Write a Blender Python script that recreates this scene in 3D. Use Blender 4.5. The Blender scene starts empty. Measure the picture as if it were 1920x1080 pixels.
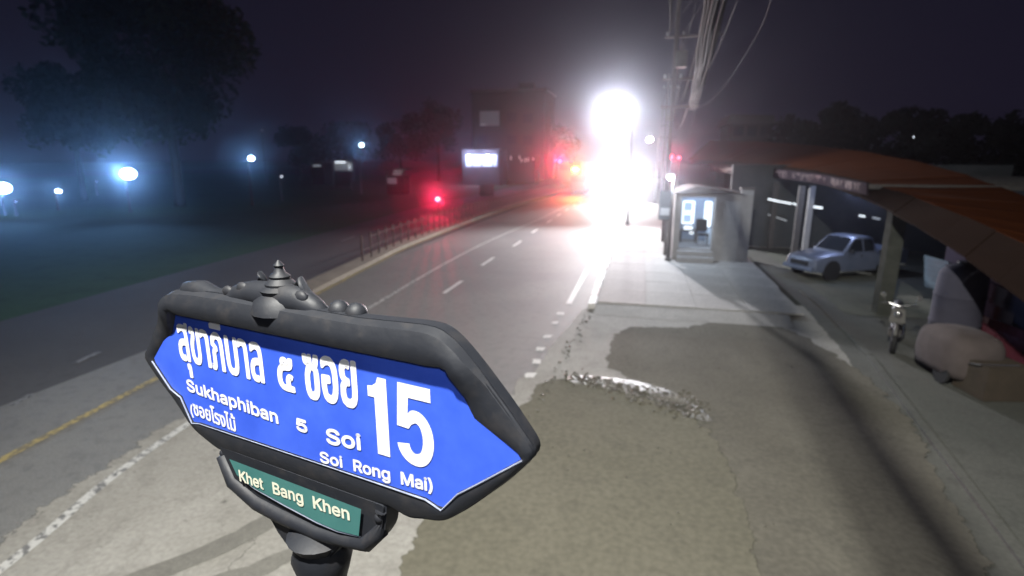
import bpy, bmesh, math, random
from mathutils import Vector, Matrix
from mathutils.geometry import delaunay_2d_cdt
random.seed(7)
S = bpy.context.scene
COL = S.collection
R = math.radians
# ---------------------------------------------------------------- camera
FPX, VX, VY, CAMH = 1000.0, 1205.0, 300.0, 4.0
PITCH = math.atan((540 - VY) / FPX)
YAW = math.atan((VX - 960) / math.hypot(FPX, 540 - VY))
cam = bpy.data.cameras.new('camera')
cam.sensor_width = 36; cam.lens = FPX / 1920 * 36; cam.clip_start = 0.05; cam.clip_end = 3000
cam.dof.use_dof = True; cam.dof.focus_distance = 1.4; cam.dof.aperture_fstop = 2.1
co = bpy.data.objects.new('camera', cam); COL.objects.link(co)
co.location = (0, 0, CAMH); co.rotation_euler = (math.pi / 2 - PITCH, 0, YAW)
S.camera = co
# ---------------------------------------------------------------- night sky
W = bpy.data.worlds.new('World'); S.world = W; W.use_nodes = True
wn = W.node_tree; bg = wn.nodes['Background']
tc = wn.nodes.new('ShaderNodeTexCoord'); sx = wn.nodes.new('ShaderNodeSeparateXYZ')
cr = wn.nodes.new('ShaderNodeValToRGB')
cr.color_ramp.elements[0].position = 0.0; cr.color_ramp.elements[0].color = (0.0150, 0.0120, 0.0270, 1)
cr.color_ramp.elements[1].position = 0.6; cr.color_ramp.elements[1].color = (0.0050, 0.0062, 0.0160, 1)
wn.links.new(tc.outputs['Generated'], sx.inputs[0]); wn.links.new(sx.outputs['Z'], cr.inputs[0])
wn.links.new(cr.outputs[0], bg.inputs['Color']); bg.inputs['Strength'].default_value = 0.62
# ---------------------------------------------------------------- exposure / render
S.view_settings.view_transform = 'Standard'; S.view_settings.look = 'None'
S.view_settings.exposure = 0.0; S.view_settings.gamma = 1.0
S.cycles.volume_bounces = 0
S.cycles.max_bounces = 5; S.cycles.diffuse_bounces = 3; S.cycles.glossy_bounces = 3
S.cycles.sample_clamp_indirect = 4.0
S.cycles.use_denoising = True
HAZE_DENSITY, HAZE_G = 0.0012, 0.94
P_STREET, P_CCTV, P_FLOOD, P_HEAD = 8000.0, 30.0, 2700.0, 22000.0

# ---------------------------------------------------------------- pixel helpers (for reading places off the photograph)
fw = Vector((-math.sin(YAW) * math.cos(PITCH), math.cos(YAW) * math.cos(PITCH), -math.sin(PITCH)))
rt = Vector((math.cos(YAW), math.sin(YAW), 0)); up = rt.cross(fw)
C0 = Vector((0, 0, CAMH))
def ray(px, py): return fw * FPX + rt * (px - 960) + up * (540 - py)
def G(px, py, z=0.0): d = ray(px, py); return C0 + d * ((z - CAMH) / d.z)
def A(px, py, Y): d = ray(px, py); return C0 + d * (Y / d.y)
def onX(px, py, X): d = ray(px, py); return C0 + d * (X / d.x)

# ---------------------------------------------------------------- lights
def lamp(name, kind, loc, power, color, radius=0.1, aim=None, size=None, blend=0.6):
    l = bpy.data.lights.new(name, kind); l.energy = power; l.color = color
    l.shadow_soft_size = radius
    o = bpy.data.objects.new(name, l); COL.objects.link(o); o.location = loc
    if kind == 'SPOT':
        l.spot_size = R(size); l.spot_blend = blend
    if aim is not None:
        o.rotation_euler = (Vector(aim) - Vector(loc)).to_track_quat('-Z', 'Y').to_euler()
    return o
STREET = Vector((-1.0, -1.2, 9.0))
FLOOD = A(1155, 210, 34.0)
lamp('street_light_near', 'SPOT', STREET, P_STREET, (1.0, .98, .91), .14, aim=(-3.2, 11.5, 0), size=122, blend=1)
lamp('camera_light', 'SPOT', (0.10, -0.06, 4.16), P_CCTV, (.93, .96, 1.0), .035, aim=(-.72, 1.09, 3.3), size=100, blend=.5)
lamp('flood_light', 'SPOT', FLOOD + Vector((0, -.3, 0)), P_FLOOD, (.92, .92, 1.0), .2, aim=(0, 0, 4), size=55, blend=1)
lamp('flood_light_down', 'SPOT', FLOOD + Vector((0, -.3, -.1)), 11500, (.96, .95, 1.0), .2, aim=(-1.5, 20, 0), size=140, blend=1)

# ---------------------------------------------------------------- materials
def mat(name, col, rough=.7, metal=0, col2=None, scale=6, bump=0.0, bscale=30, emit=None, estr=0, stops=None, detail=6, spec=None, coat=0, stretch=None):
    m = bpy.data.materials.new(name); m.use_nodes = True
    n = m.node_tree; p = n.nodes['Principled BSDF']; L = n.links.new
    p.inputs['Base Color'].default_value = (*col, 1); p.inputs['Roughness'].default_value = rough
    p.inputs['Metallic'].default_value = metal
    if spec is not None: p.inputs['Specular IOR Level'].default_value = spec
    if coat: p.inputs['Coat Weight'].default_value = coat
    if emit: p.inputs['Emission Color'].default_value = (*emit, 1); p.inputs['Emission Strength'].default_value = estr
    if col2 or bump:
        t = n.nodes.new('ShaderNodeTexCoord'); mp = n.nodes.new('ShaderNodeMapping')
        L(t.outputs['Object'], mp.inputs[0])
        if stretch: mp.inputs['Scale'].default_value = stretch
    if col2:
        a = n.nodes.new('ShaderNodeTexNoise'); a.inputs['Scale'].default_value = scale; a.inputs['Detail'].default_value = detail
        a.inputs['Roughness'].default_value = .65
        r = n.nodes.new('ShaderNodeValToRGB'); s0, s1 = stops or (.35, .68)
        r.color_ramp.elements[0].position = s0; r.color_ramp.elements[1].position = s1
        r.color_ramp.elements[0].color = (*col, 1); r.color_ramp.elements[1].color = (*col2, 1)
        L(mp.outputs[0], a.inputs[0]); L(a.outputs[0], r.inputs[0]); L(r.outputs[0], p.inputs['Base Color'])
        q = n.nodes.new('ShaderNodeMapRange'); q.inputs[3].default_value = max(.02, rough - .1); q.inputs[4].default_value = min(1, rough + .12)
        L(a.outputs[0], q.inputs[0]); L(q.outputs[0], p.inputs['Roughness'])
    if bump:
        b = n.nodes.new('ShaderNodeTexNoise'); b.inputs['Scale'].default_value = bscale; b.inputs['Detail'].default_value = 8
        d = n.nodes.new('ShaderNodeBump'); d.inputs['Strength'].default_value = bump; d.inputs['Distance'].default_value = .02
        L(mp.outputs[0], b.inputs[0]); L(b.outputs[0], d.inputs['Height']); L(d.outputs[0], p.inputs['Normal'])
    return m
def ground_mat(name, c1, c2, c3, rough=.8, s1=.35, s2=4.0, bump=.35, bscale=40, spots=None, glint=None):
    """two noise scales: broad stains and fine grit, and optional dark spots"""
    m = bpy.data.materials.new(name); m.use_nodes = True; n = m.node_tree; L = n.links.new
    p = n.nodes['Principled BSDF']; t = n.nodes.new('ShaderNodeTexCoord')
    def noise(sc, dt=6, dist=0):
        a = n.nodes.new('ShaderNodeTexNoise'); a.inputs['Scale'].default_value = sc; a.inputs['Detail'].default_value = dt
        a.inputs['Distortion'].default_value = dist; L(t.outputs['Object'], a.inputs[0]); return a
    def ramp(src, a, b, ca, cb):
        r = n.nodes.new('ShaderNodeValToRGB'); r.color_ramp.elements[0].position = a; r.color_ramp.elements[1].position = b
        r.color_ramp.elements[0].color = (*ca, 1); r.color_ramp.elements[1].color = (*cb, 1); L(src.outputs[0], r.inputs[0]); return r
    def mix(fac, a, b):
        x = n.nodes.new('ShaderNodeMix'); x.data_type = 'RGBA'; L(fac.outputs[0], x.inputs[0]); L(a.outputs[0], x.inputs[6]); L(b.outputs[0] if b else a.outputs[0], x.inputs[7]); return x
    broad = ramp(noise(s1, 5, .4), .38, .62, c1, c2)
    fine = noise(s2 * 6, 10)
    f1 = ramp(noise(s2, 8), .5, .72, (0, 0, 0), (.75, .75, .75))
    c3n = n.nodes.new('ShaderNodeRGB'); c3n.outputs[0].default_value = (*c3, 1)
    x = mix(f1, broad, c3n)
    g = n.nodes.new('ShaderNodeMix'); g.data_type = 'RGBA'; g.blend_type = 'MULTIPLY'; g.inputs[0].default_value = .45
    gr = ramp(fine, .3, .75, (.55, .55, .55), (1.25, 1.25, 1.25)); L(x.outputs[2], g.inputs[6]); L(gr.outputs[0], g.inputs[7])
    out = g.outputs[2]
    if spots:
        sp = ramp(noise(spots[0], 4, .2), spots[1], spots[1] + .05, (0, 0, 0), (1, 1, 1))
        y = n.nodes.new('ShaderNodeMix'); y.data_type = 'RGBA'; L(sp.outputs[0], y.inputs[0]); L(out, y.inputs[6]); y.inputs[7].default_value = (*spots[2], 1); out = y.outputs[2]
    L(out, p.inputs['Base Color']); p.inputs['Roughness'].default_value = rough
    if glint: p.inputs['Specular IOR Level'].default_value = glint
    b = noise(bscale, 8); d = n.nodes.new('ShaderNodeBump'); d.inputs['Strength'].default_value = bump; d.inputs['Distance'].default_value = .015
    L(b.outputs[0], d.inputs['Height']); L(d.outputs[0], p.inputs['Normal'])
    return m
def paint_mat(name, paint, under, wear=.5, scale=9):
    return mat(name, paint, .6, col2=under, scale=scale, stops=(wear, wear + .07), detail=10)

M = {}
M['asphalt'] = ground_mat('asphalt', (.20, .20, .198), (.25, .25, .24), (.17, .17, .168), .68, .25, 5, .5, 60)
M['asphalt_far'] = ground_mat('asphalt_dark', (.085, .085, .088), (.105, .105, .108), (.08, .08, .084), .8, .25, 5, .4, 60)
M['soil'] = ground_mat('soil', (.05, .05, .04), (.07, .065, .05), (.05, .05, .04), .95)
M['grass'] = ground_mat('grass_ground', (.028, .085, .038), (.04, .11, .05), (.022, .07, .03), .95, .1, 1.2, .8, 12)
M['blade'] = mat('grass_blade', (.025, .06, .035), 1.0, col2=(.032, .075, .042), scale=.6)
M['concrete'] = ground_mat('dusty_concrete', (.33, .32, .29), (.40, .39, .36), (.28, .27, .245), .8, .5, 3, .4, 45, spots=(5, .68, (.17, .165, .15)))
M['slab'] = ground_mat('slab_concrete', (.42, .41, .39), (.48, .47, .45), (.38, .37, .36), .8, .6, 3, .3, 45)
M['slab_red'] = ground_mat('slab_red', (.42, .39, .37), (.46, .43, .41), (.38, .35, .34), .8, .6, 3, .3, 45)
M['mud'] = ground_mat('damp_mud', (.165, .157, .120), (.190, .180, .140), (.150, .143, .112), .85, .35, 2.2, .18, 30, glint=.15)
M['damp'] = ground_mat('damp_concrete', (.155, .146, .120), (.185, .175, .145), (.138, .131, .110), .85, .4, 2.5, .15, 30, glint=.12)
M['rubble'] = ground_mat('wet_rubble', (.08, .075, .06), (.17, .16, .13), (.12, .11, .09), .42, 3.0, 8, 1.0, 14, glint=.5)
M['strip'] = ground_mat('roadside_concrete', (.115, .12, .105), (.145, .147, .13), (.10, .10, .09), .8, .4, 3, .4, 40)
M['shed_floor'] = ground_mat('shed_floor', (.13, .14, .11), (.18, .18, .14), (.10, .11, .09), .9, .6, 3, .5, 30)
M['median'] = ground_mat('median_concrete', (.27, .24, .19), (.32, .29, .23), (.2, .18, .15), .85, .5, 3, .4, 40)
M['white_line'] = paint_mat('white_line_paint', (.62, .62, .60), (.19, .19, .19), .49)
M['white_dash'] = paint_mat('white_dash_paint', (.72, .72, .70), (.35, .35, .34), .6)
M['faded_line'] = paint_mat('faded_line_paint', (.26, .26, .26), (.08, .08, .085), .5)
M['yellow_line'] = paint_mat('yellow_line_paint', (.50, .40, .16), (.24, .21, .14), .46)
M['kerb_white'] = paint_mat('kerb_white_paint', (.72, .70, .68), (.4, .38, .36), .58, 12)
M['kerb_red'] = paint_mat('kerb_red_paint', (.45, .22, .20), (.35, .3, .28), .5, 12)
M['streak'] = ground_mat('darker_streak', (.19, .185, .165), (.23, .225, .2), (.16, .155, .14), .8, 1.2, 6, .3, 45)
M['iron'] = mat('cast_iron_dark', (.014, .016, .022), .58, .0, col2=(.026, .025, .028), scale=18, bump=.10, bscale=22, stops=(.5, .72))
M['iron_lip'] = mat('worn_grey_edge', (.30, .33, .42), .35, col2=(.18, .2, .28), scale=20)
M['blue'] = mat('reflective_blue_sheet', (.040, .105, .66), .42, col2=(.058, .14, .78), scale=7)
M['green'] = mat('reflective_green_sheet', (.05, .17, .165), .45, col2=(.065, .20, .19), scale=8)
M['white'] = mat('reflective_white_letters', (.88, .88, .90), .5)
M['cream'] = mat('cream_letters', (.80, .80, .66), .5)
M['wall_grey'] = mat('grey_render_wall', (.07, .08, .085), .9, col2=(.10, .105, .11), scale=1.5, bump=.2)
M['booth_wall'] = mat('booth_painted_concrete', (.42, .42, .42), .7, col2=(.34, .34, .35), scale=3, bump=.15)
M['roof_dark'] = mat('roof_dark', (.10, .09, .09), .7, col2=(.14, .13, .12), scale=5)
M['inside'] = mat('booth_inside_wall', (.32, .38, .48), .7, col2=(.26, .32, .42), scale=2)
M['win_lit'] = mat('lit_window', (.7, .8, .9), .4, emit=(.72, .86, 1.0), estr=1.1)
M['win_frame'] = mat('lit_window_frame', (.85, .88, .9), .4, emit=(.85, .93, 1.0), estr=.9)
M['win_dim'] = mat('dim_window', (.3, .34, .38), .4, emit=(.5, .56, .66), estr=.085)
M['tube'] = mat('fluorescent_tube', (.9, .9, .9), .4, emit=(.85, .93, 1.0), estr=1.6)
M['tube_dim'] = mat('fluorescent_tube_dim', (.9, .9, .9), .4, emit=(.8, .9, 1.0), estr=.35)
M['glass_dark'] = mat('dark_glass', (.02, .025, .035), .08, spec=.8)
M['lens_white'] = mat('lamp_lens_white', (1, 1, 1), .3, emit=(1, 1, 1), estr=60)
M['lens_blue'] = mat('lamp_lens_blue', (1, 1, 1), .3, emit=(.62, .85, 1.0), estr=14)
M['lens_soft'] = mat('lamp_lens_soft', (1, 1, 1), .3, emit=(.8, .88, 1.0), estr=4)
M['lens_red'] = mat('lamp_lens_red', (.8, .02, .03), .3, emit=(1.0, .04, .07), estr=14)
M['lens_red_hot'] = mat('lamp_lens_red_hot', (.9, .1, .05), .3, emit=(1.0, .16, .09), estr=14)
M['lens_amber'] = mat('lamp_lens_amber', (.9, .4, .05), .3, emit=(1.0, .36, .03), estr=40)
M['orange'] = mat('orange_awning_sheet', (.105, .030, .009), 1.0, col2=(.08, .024, .008), spec=.03, scale=.55, stretch=(1, .15, 1), bump=.25, bscale=3)
M['brown'] = mat('brown_awning_sheet', (.026, .015, .011), 1.0, spec=.02, col2=(.018, .012, .009), scale=.7, stretch=(1, .2, 1))
M['steel'] = mat('dark_painted_steel', (.09, .085, .085), .6, .2, col2=(.14, .13, .12), scale=8)
M['rail_red'] = mat('rust_red_rail', (.045, .016, .014), .8, 0, col2=(.03, .015, .013), scale=8)
M['pole'] = mat('pole_concrete', (.07, .055, .055), .9, col2=(.10, .08, .08), scale=5, bump=.2)
M['cable'] = mat('cable_black_rubber', (.005, .004, .0045), .8, spec=.05)
M['cable_bright'] = mat('cable_bare_metal', (.022, .018, .02), .7, .0, spec=.1)
M['pillar'] = mat('pillar_concrete', (.07, .074, .064), 1.0, spec=.05, col2=(.11, .115, .10), scale=3, bump=.2)
M['blue_poster'] = mat('pale_blue_poster', (.11, .20, .27), .8, col2=(.09, .17, .23), scale=6)
M['purple_wall'] = mat('purple_grey_wall', (.07, .065, .10), 1.0, spec=.05, col2=(.10, .09, .13), scale=1.4)
M['tank'] = mat('grey_water_tank', (.075, .074, .10), .9, spec=.1, col2=(.095, .092, .12), scale=2)
M['red_banner'] = mat('red_vinyl_banner', (.16, .025, .045), .8, col2=(.20, .04, .06), scale=2)
M['banner_ink'] = mat('banner_pink_ink', (.26, .10, .14), .7)
M['navy_banner'] = mat('navy_vinyl_banner', (.03, .03, .09), .8, col2=(.04, .04, .12), scale=2)
M['fascia'] = mat('fascia_dark_purple', (.035, .025, .035), 1.0, spec=.03, col2=(.05, .036, .046), scale=2)
M['fascia_ink'] = mat('fascia_faded_ink', (.16, .09, .10), .7, col2=(.10, .06, .07), scale=5)
M['cover'] = mat('dusty_pink_cover', (.13, .105, .10), 1.0, col2=(.10, .083, .078), scale=2.5, bump=.5, bscale=6)
M['cardboard'] = mat('brown_cardboard', (.09, .07, .05), .9, col2=(.07, .055, .04), scale=3)
M['car_blue'] = mat('silver_blue_paint', (.24, .275, .38), .38, .3, col2=(.20, .24, .34), scale=2, coat=.6)
M['car_dark'] = mat('dark_car_paint', (.05, .05, .06), .35, .1, coat=.4)
M['rubber'] = mat('tyre_rubber', (.025, .025, .026), .85)
M['rim'] = mat('wheel_rim_metal', (.4, .4, .42), .35, .7)
M['plastic'] = mat('black_plastic', (.035, .035, .04), .5)
M['moto_pale'] = mat('pale_scooter_panel', (.15, .145, .135), .6)
M['chrome'] = mat('chrome', (.6, .6, .6), .18, .9)
M['leaf'] = mat('dark_leaf', (.012, .022, .012), .9, col2=(.025, .04, .022), scale=.5)
M['leaf2'] = mat('dusky_leaf', (.012, .014, .014), .9, col2=(.02, .024, .022), scale=.5)
M['bark'] = mat('bark', (.03, .026, .022), .9, col2=(.05, .045, .04), scale=6)
M['bldg'] = mat('dark_building_wall', (.018, .016, .018), .9, col2=(.028, .025, .027), scale=.4)
M['bldg_pale'] = mat('pale_house_wall', (.07, .06, .065), .9, col2=(.05, .045, .05), scale=.4)
M['shop_lit'] = mat('lit_shop_wall', (.55, .62, .75), .8, emit=(.55, .66, .95), estr=.18)

# ---------------------------------------------------------------- mesh builder
class B:
    def __init__(s): s.v = []; s.f = []; s.T = Matrix.Identity(4)
    def add(s, vs, fs):
        k = len(s.v); s.v += [s.T @ Vector(p) for p in vs]; s.f += [[i + k for i in f] for f in fs]; return s
    def box(s, c, d, rz=0, taper=1.0):
        x, y, z = d[0] / 2, d[1] / 2, d[2] / 2; M_ = Matrix.Rotation(rz, 3, 'Z'); vs = []
        for zz in (-z, z):
            k = taper if zz > 0 else 1
            for xx, yy in ((-x, -y), (x, -y), (x, y), (-x, y)): vs.append(Vector(c) + M_ @ Vector((xx * k, yy * k, zz)))
        return s.add(vs, [(3, 2, 1, 0), (4, 5, 6, 7), (0, 1, 5, 4), (1, 2, 6, 5), (2, 3, 7, 6), (3, 0, 4, 7)])
    def cyl(s, p0, p1, r0, r1=None, n=10):
        return s.tube([p0, p1], [r0, r0 if r1 is None else r1], n)
    def tube(s, pts, rad, n=8):
        pts = [Vector(p) for p in pts]; m = len(pts)
        if not isinstance(rad, (list, tuple)): rad = [rad] * m
        vs = []; fs = []
        for i, p in enumerate(pts):
            d = (pts[min(i + 1, m - 1)] - pts[max(i - 1, 0)]).normalized()
            ref = Vector((0, 0, 1)) if abs(d.z) < .95 else Vector((1, 0, 0))
            a = d.cross(ref).normalized(); b = d.cross(a)
            for j in range(n):
                t = 2 * math.pi * j / n; vs.append(p + (a * math.cos(t) + b * math.sin(t)) * rad[i])
        for i in range(m - 1):
            for j in range(n):
                fs.append((i * n + j, i * n + (j + 1) % n, (i + 1) * n + (j + 1) % n, (i + 1) * n + j))
        fs += [list(range(n))[::-1], [(m - 1) * n + j for j in range(n)]]
        return s.add(vs, fs)
    def lathe(s, c, prof, n=16, axis='Z'):
        vs = []; fs = []; c = Vector(c); m = len(prof)
        for r, h in prof:
            for j in range(n):
                t = 2 * math.pi * j / n; q = (r * math.cos(t), r * math.sin(t), h)
                if axis == 'X': q = (h, q[0], q[1])
                if axis == 'Y': q = (q[0], h, q[1])
                vs.append(c + Vector(q))
        for i in range(m - 1):
            for j in range(n): fs.append((i * n + j, i * n + (j + 1) % n, (i + 1) * n + (j + 1) % n, (i + 1) * n + j))
        fs += [list(range(n))[::-1], [(m - 1) * n + j for j in range(n)]]
        return s.add(vs, fs)
    def ball(s, c, r, n=12, sc=(1, 1, 1)):
        vs = []; fs = []; m = n // 2
        for i in range(m + 1):
            a = math.pi * i / m
            for j in range(n):
                t = 2 * math.pi * j / n
                vs.append(Vector(c) + Vector((r * sc[0] * math.sin(a) * math.cos(t), r * sc[1] * math.sin(a) * math.sin(t), r * sc[2] * math.cos(a))))
        for i in range(m):
            for j in range(n): fs.append((i * n + j, (i + 1) * n + j, (i + 1) * n + (j + 1) % n, i * n + (j + 1) % n))
        return s.add(vs, fs)
    def prism(s, poly, h0, h1, plane='XY', inset=0):
        """polygon extruded; plane says which axes the polygon lies in"""
        n = len(poly); vs = []
        cx = sum(p[0] for p in poly) / n; cy = sum(p[1] for p in poly) / n
        for h, k in ((h0, 1 - inset), (h1, 1)):
            for a, b in poly:
                a = cx + (a - cx) * k; b = cy + (b - cy) * k
                vs.append((a, b, h) if plane == 'XY' else (a, h, b) if plane == 'XZ' else (h, a, b))
        fs = [list(range(n))[::-1], [n + i for i in range(n)]] + [(i, (i + 1) % n, n + (i + 1) % n, n + i) for i in range(n)]
        return s.add(vs, fs)
    def quad(s, a, b, c, d): return s.add([a, b, c, d], [(0, 1, 2, 3)])
    def build(s, name, m, parent=None, smooth=False, bevel=0, loc=None):
        me = bpy.data.meshes.new(name); me.from_pydata([tuple(v) for v in s.v], [], s.f); me.validate()
        bm = bmesh.new(); bm.from_mesh(me); bmesh.ops.recalc_face_normals(bm, faces=bm.faces)
        if bevel: bmesh.ops.bevel(bm, geom=[e for e in bm.edges if len(e.link_faces) == 2 and e.calc_face_angle(0) > .6], offset=bevel, segments=2, affect='EDGES', clamp_overlap=True)
        bm.to_mesh(me); bm.free()
        if smooth:
            for p in me.polygons: p.use_smooth = True
            if smooth != 2: me.set_sharp_from_angle(angle=R(40))
        if m is not None: me.materials.append(m)
        o = bpy.data.objects.new(name, me); COL.objects.link(o)
        if parent is not None: o.parent = parent
        if loc is not None: o.location = loc
        return o
def tag(o, label, cat, group=None, kind=None):
    if label: o['label'] = label
    if cat: o['category'] = cat
    if group: o['group'] = group
    if kind: o['kind'] = kind
    return o
def thing(name, label, cat, loc=(0, 0, 0), rz=0, group=None):
    o = bpy.data.objects.new(name, None); COL.objects.link(o); o.location = loc; o.rotation_euler = (0, 0, rz)
    o.empty_display_size = .2
    return tag(o, label, cat, group)
def struct(o): o['kind'] = 'structure'; return o
def kids(o): return [c for c in bpy.data.objects if c.parent == o]
def dup(o, loc=None, rz=None, label=None, parent=None, group=None):
    c = o.copy(); COL.objects.link(c)
    if parent is not None: c.parent = parent
    if loc is not None: c.location = loc
    if rz is not None: c.rotation_euler = (0, 0, rz)
    if label: c['label'] = label
    if group: c['group'] = group
    for k in kids(o): dup(k, parent=c)
    return c

def loft(sections):
    """sections: list of closed loops with equal counts"""
    b = B(); n = len(sections[0]); vs = [v for s in sections for v in s]; fs = []
    for i in range(len(sections) - 1):
        for j in range(n): fs.append((i * n + j, i * n + (j + 1) % n, (i + 1) * n + (j + 1) % n, (i + 1) * n + j))
    fs += [list(range(n))[::-1], [(len(sections) - 1) * n + j for j in range(n)]]
    return b.add(vs, fs)
# ================================================================ THE SETTING
def sheet(name, pts, z, m, jitter=0, parent=None, step=None):
    """flat sheet from an outline of points, edge broken up when asked"""
    P = [Vector((p[0], p[1], 0)) for p in pts]; out = []
    for i, a in enumerate(P):
        b = P[(i + 1) % len(P)]; n = max(1, int((b - a).length / step)) if step else 1
        for j in range(n):
            q = a.lerp(b, j / n)
            if jitter: q = q + Vector((random.uniform(-1, 1), random.uniform(-1, 1), 0)) * jitter
            out.append(q)
    res = delaunay_2d_cdt([Vector((q.x, q.y)) for q in out], [], [list(range(len(out)))], 1, 1e-5)
    b = B(); b.add([(v.x, v.y, z) for v in res[0]], res[2])
    return b.build(name, m, parent)
def soft_mat(m):
    '''the same ground material with a feathered, ragged edge read from the sheet's own edge attribute'''
    c = m.copy(); n = c.node_tree; L = n.links.new; p = n.nodes['Principled BSDF']
    a = n.nodes.new('ShaderNodeAttribute'); a.attribute_name = 'edge'
    t = n.nodes.new('ShaderNodeTexCoord'); z = n.nodes.new('ShaderNodeTexNoise'); z.inputs['Scale'].default_value = 5; z.inputs['Detail'].default_value = 9; L(t.outputs['Object'], z.inputs[0])
    m1 = n.nodes.new('ShaderNodeMath'); m1.operation = 'MULTIPLY'; m1.inputs[1].default_value = 2.6; L(a.outputs['Fac'], m1.inputs[0])
    m2 = n.nodes.new('ShaderNodeMath'); m2.operation = 'MULTIPLY'; m2.inputs[1].default_value = 1.6; L(z.outputs[0], m2.inputs[0])
    m3 = n.nodes.new('ShaderNodeMath'); m3.operation = 'SUBTRACT'; m3.use_clamp = True; L(m1.outputs[0], m3.inputs[0]); L(m2.outputs[0], m3.inputs[1])
    m3.use_clamp = False; m4 = n.nodes.new('ShaderNodeMath'); m4.operation = 'MULTIPLY'; m4.inputs[1].default_value = 9; m4.use_clamp = True
    L(m3.outputs[0], m4.inputs[0]); L(m4.outputs[0], p.inputs['Alpha']); return c
def soft_sheet(name, pts, z, m, feather=.22, jitter=.04, step=.25):
    P = [Vector((p[0], p[1])) for p in pts]; out = []
    if sum(P[i].x * P[(i + 1) % len(P)].y - P[(i + 1) % len(P)].x * P[i].y for i in range(len(P))) < 0: P = P[::-1]
    for i, a in enumerate(P):
        b = P[(i + 1) % len(P)]; k = max(1, int((b - a).length / step))
        for j in range(k): out.append(a.lerp(b, j / k) + Vector((random.uniform(-1, 1), random.uniform(-1, 1))) * jitter)
    n = len(out); inn = []; ext = []
    for i in range(n):
        d = (out[(i + 2) % n] - out[(i - 2) % n]).normalized(); q = Vector((-d.y, d.x)); inn.append(out[i] + q * feather); ext.append(out[i] - q * feather)
    V = ext + inn; E = [(i, (i + 1) % n) for i in range(n)] + [(n + i, n + (i + 1) % n) for i in range(n)]
    res = delaunay_2d_cdt(V, E, [list(range(n))], 1, 1e-4)
    b = B(); b.add([(v.x, v.y, z) for v in res[0]], res[2]); me_o = b.build(name, soft_mat(m))
    me = me_o.data; at = me.attributes.new('edge', 'FLOAT', 'POINT')
    for i, v in enumerate(me.vertices):
        q = Vector((v.co.x, v.co.y)); at.data[i].value = 0.0 if min((q - e).length for e in ext) < 1e-3 else 1.0
    return me_o
def smooth_line(pix, z=0, n=10, ext=None):
    """a clean polyline through ground points read off the photograph"""
    P = [G(x, y, z) for x, y in pix]
    if ext: P = [Vector(e) for e in ext[0]] + P + [Vector(e) for e in ext[1]]
    out = []
    for i in range(len(P) - 1):
        p0, p1, p2, p3 = P[max(i - 1, 0)], P[i], P[i + 1], P[min(i + 2, len(P) - 1)]
        for k in range(n):
            t = k / n; out.append(.5 * ((2 * p1) + (p2 - p0) * t + (2 * p0 - 5 * p1 + 4 * p2 - p3) * t * t + (3 * p1 - p0 - 3 * p2 + p3) * t ** 3))
    out.append(P[-1]); return out
def ribbon(line, w, z, off=0):
    b = B(); vs = []; fs = []
    for i, p in enumerate(line):
        d = (line[min(i + 1, len(line) - 1)] - line[max(i - 1, 0)]); d.z = 0; d.normalize(); nrm = Vector((d.y, -d.x, 0))
        vs += [p + nrm * (off - w / 2), p + nrm * (off + w / 2)]
    for v in vs: v.z = z
    fs = [(2 * i, 2 * i + 1, 2 * i + 3, 2 * i + 2) for i in range(len(line) - 1)]
    return b.add(vs, fs)

struct(sheet('ground', [(-900, -300), (900, -300), (900, 1500), (-900, 1500)], -.06, M['soil']))
struct(sheet('grass_field', [(-15.3, -10), (-15.6, 8.5), (-16.2, 14), (-17.2, 26), (-18.9, 46), (-19.5, 140), (-140, 140), (-140, -10)], -.01, M['grass']))
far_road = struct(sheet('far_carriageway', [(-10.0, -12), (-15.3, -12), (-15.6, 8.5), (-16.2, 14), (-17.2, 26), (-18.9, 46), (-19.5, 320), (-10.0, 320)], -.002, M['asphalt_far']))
road = struct(sheet('road', [(-10.2, -12), (-1.25, -12), (-1.25, 320), (-10.2, 320)], .002, M['asphalt']))
med_line = smooth_line([(1090, 350), (960, 390), (800, 450), (700, 497), (245, 735)], ext=([(-9.0, 300, 0), (-9.2, 160, 0)], [(-8.1, 3.2, 0), (-7.2, -3, 0)]))
b = B()
mp = med_line
L0 = [p + Vector((-.9, 0, 0)) for p in mp if p.y > 13.5]; L1 = [p + Vector((-.12, 0, 0)) for p in mp if p.y > 13.5]
for i in range(len(L0) - 1):
    a, c, d, e = L0[i], L1[i], L1[i + 1], L0[i + 1]; h = Vector((0, 0, .14))
    b.quad(a + h, c + h, d + h, e + h); b.quad(c, c + h, d + h, d); b.quad(a, a + h, e + h, e)
median = struct(b.build('median_strip', M['median']))
ribbon(mp, .14, .010).build('lane_marking', M['yellow_line'], road)
ll = smooth_line([(1050, 392), (900, 460), (680, 585), (310, 824), (30, 1046)], ext=([(-6.3, 200, 0), (-6.3, 90, 0)], [(-5.7, 1, 0)]))
ribbon(ll, .13, .008).build('lane_marking', M['white_line'], road)
el = smooth_line([(1145, 430), (1110, 490), (1066, 570)], ext=([(-1.7, 300, 0), (-1.7, 100, 0)], []))
ribbon(el, .16, .008).build('lane_marking', M['white_dash'], road)
for (px, py) in ((1052, 588), (1040, 605), (1028, 631), (1013, 655), (1006, 678), (994, 704)):
    p = G(px, py); sheet('lane_marking', [(p.x - .09, p.y - .12), (p.x + .08, p.y - .1), (p.x + .09, p.y + .12), (p.x - .08, p.y + .1)], .008, M['white_dash'], .03, road, .1)
for (px, py) in ((850, 538), (915, 490), (970, 457), (1003, 433), (1030, 415), (1048, 403), (1063, 393), (1077, 384), (1088, 377)):
    p = G(px, py); sheet('lane_marking', [(p.x - .07, p.y - .9), (p.x + .07, p.y - .9), (p.x + .07, p.y + .9), (p.x - .07, p.y + .9)], .008, M['white_dash'], .012, road, .3)
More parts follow.
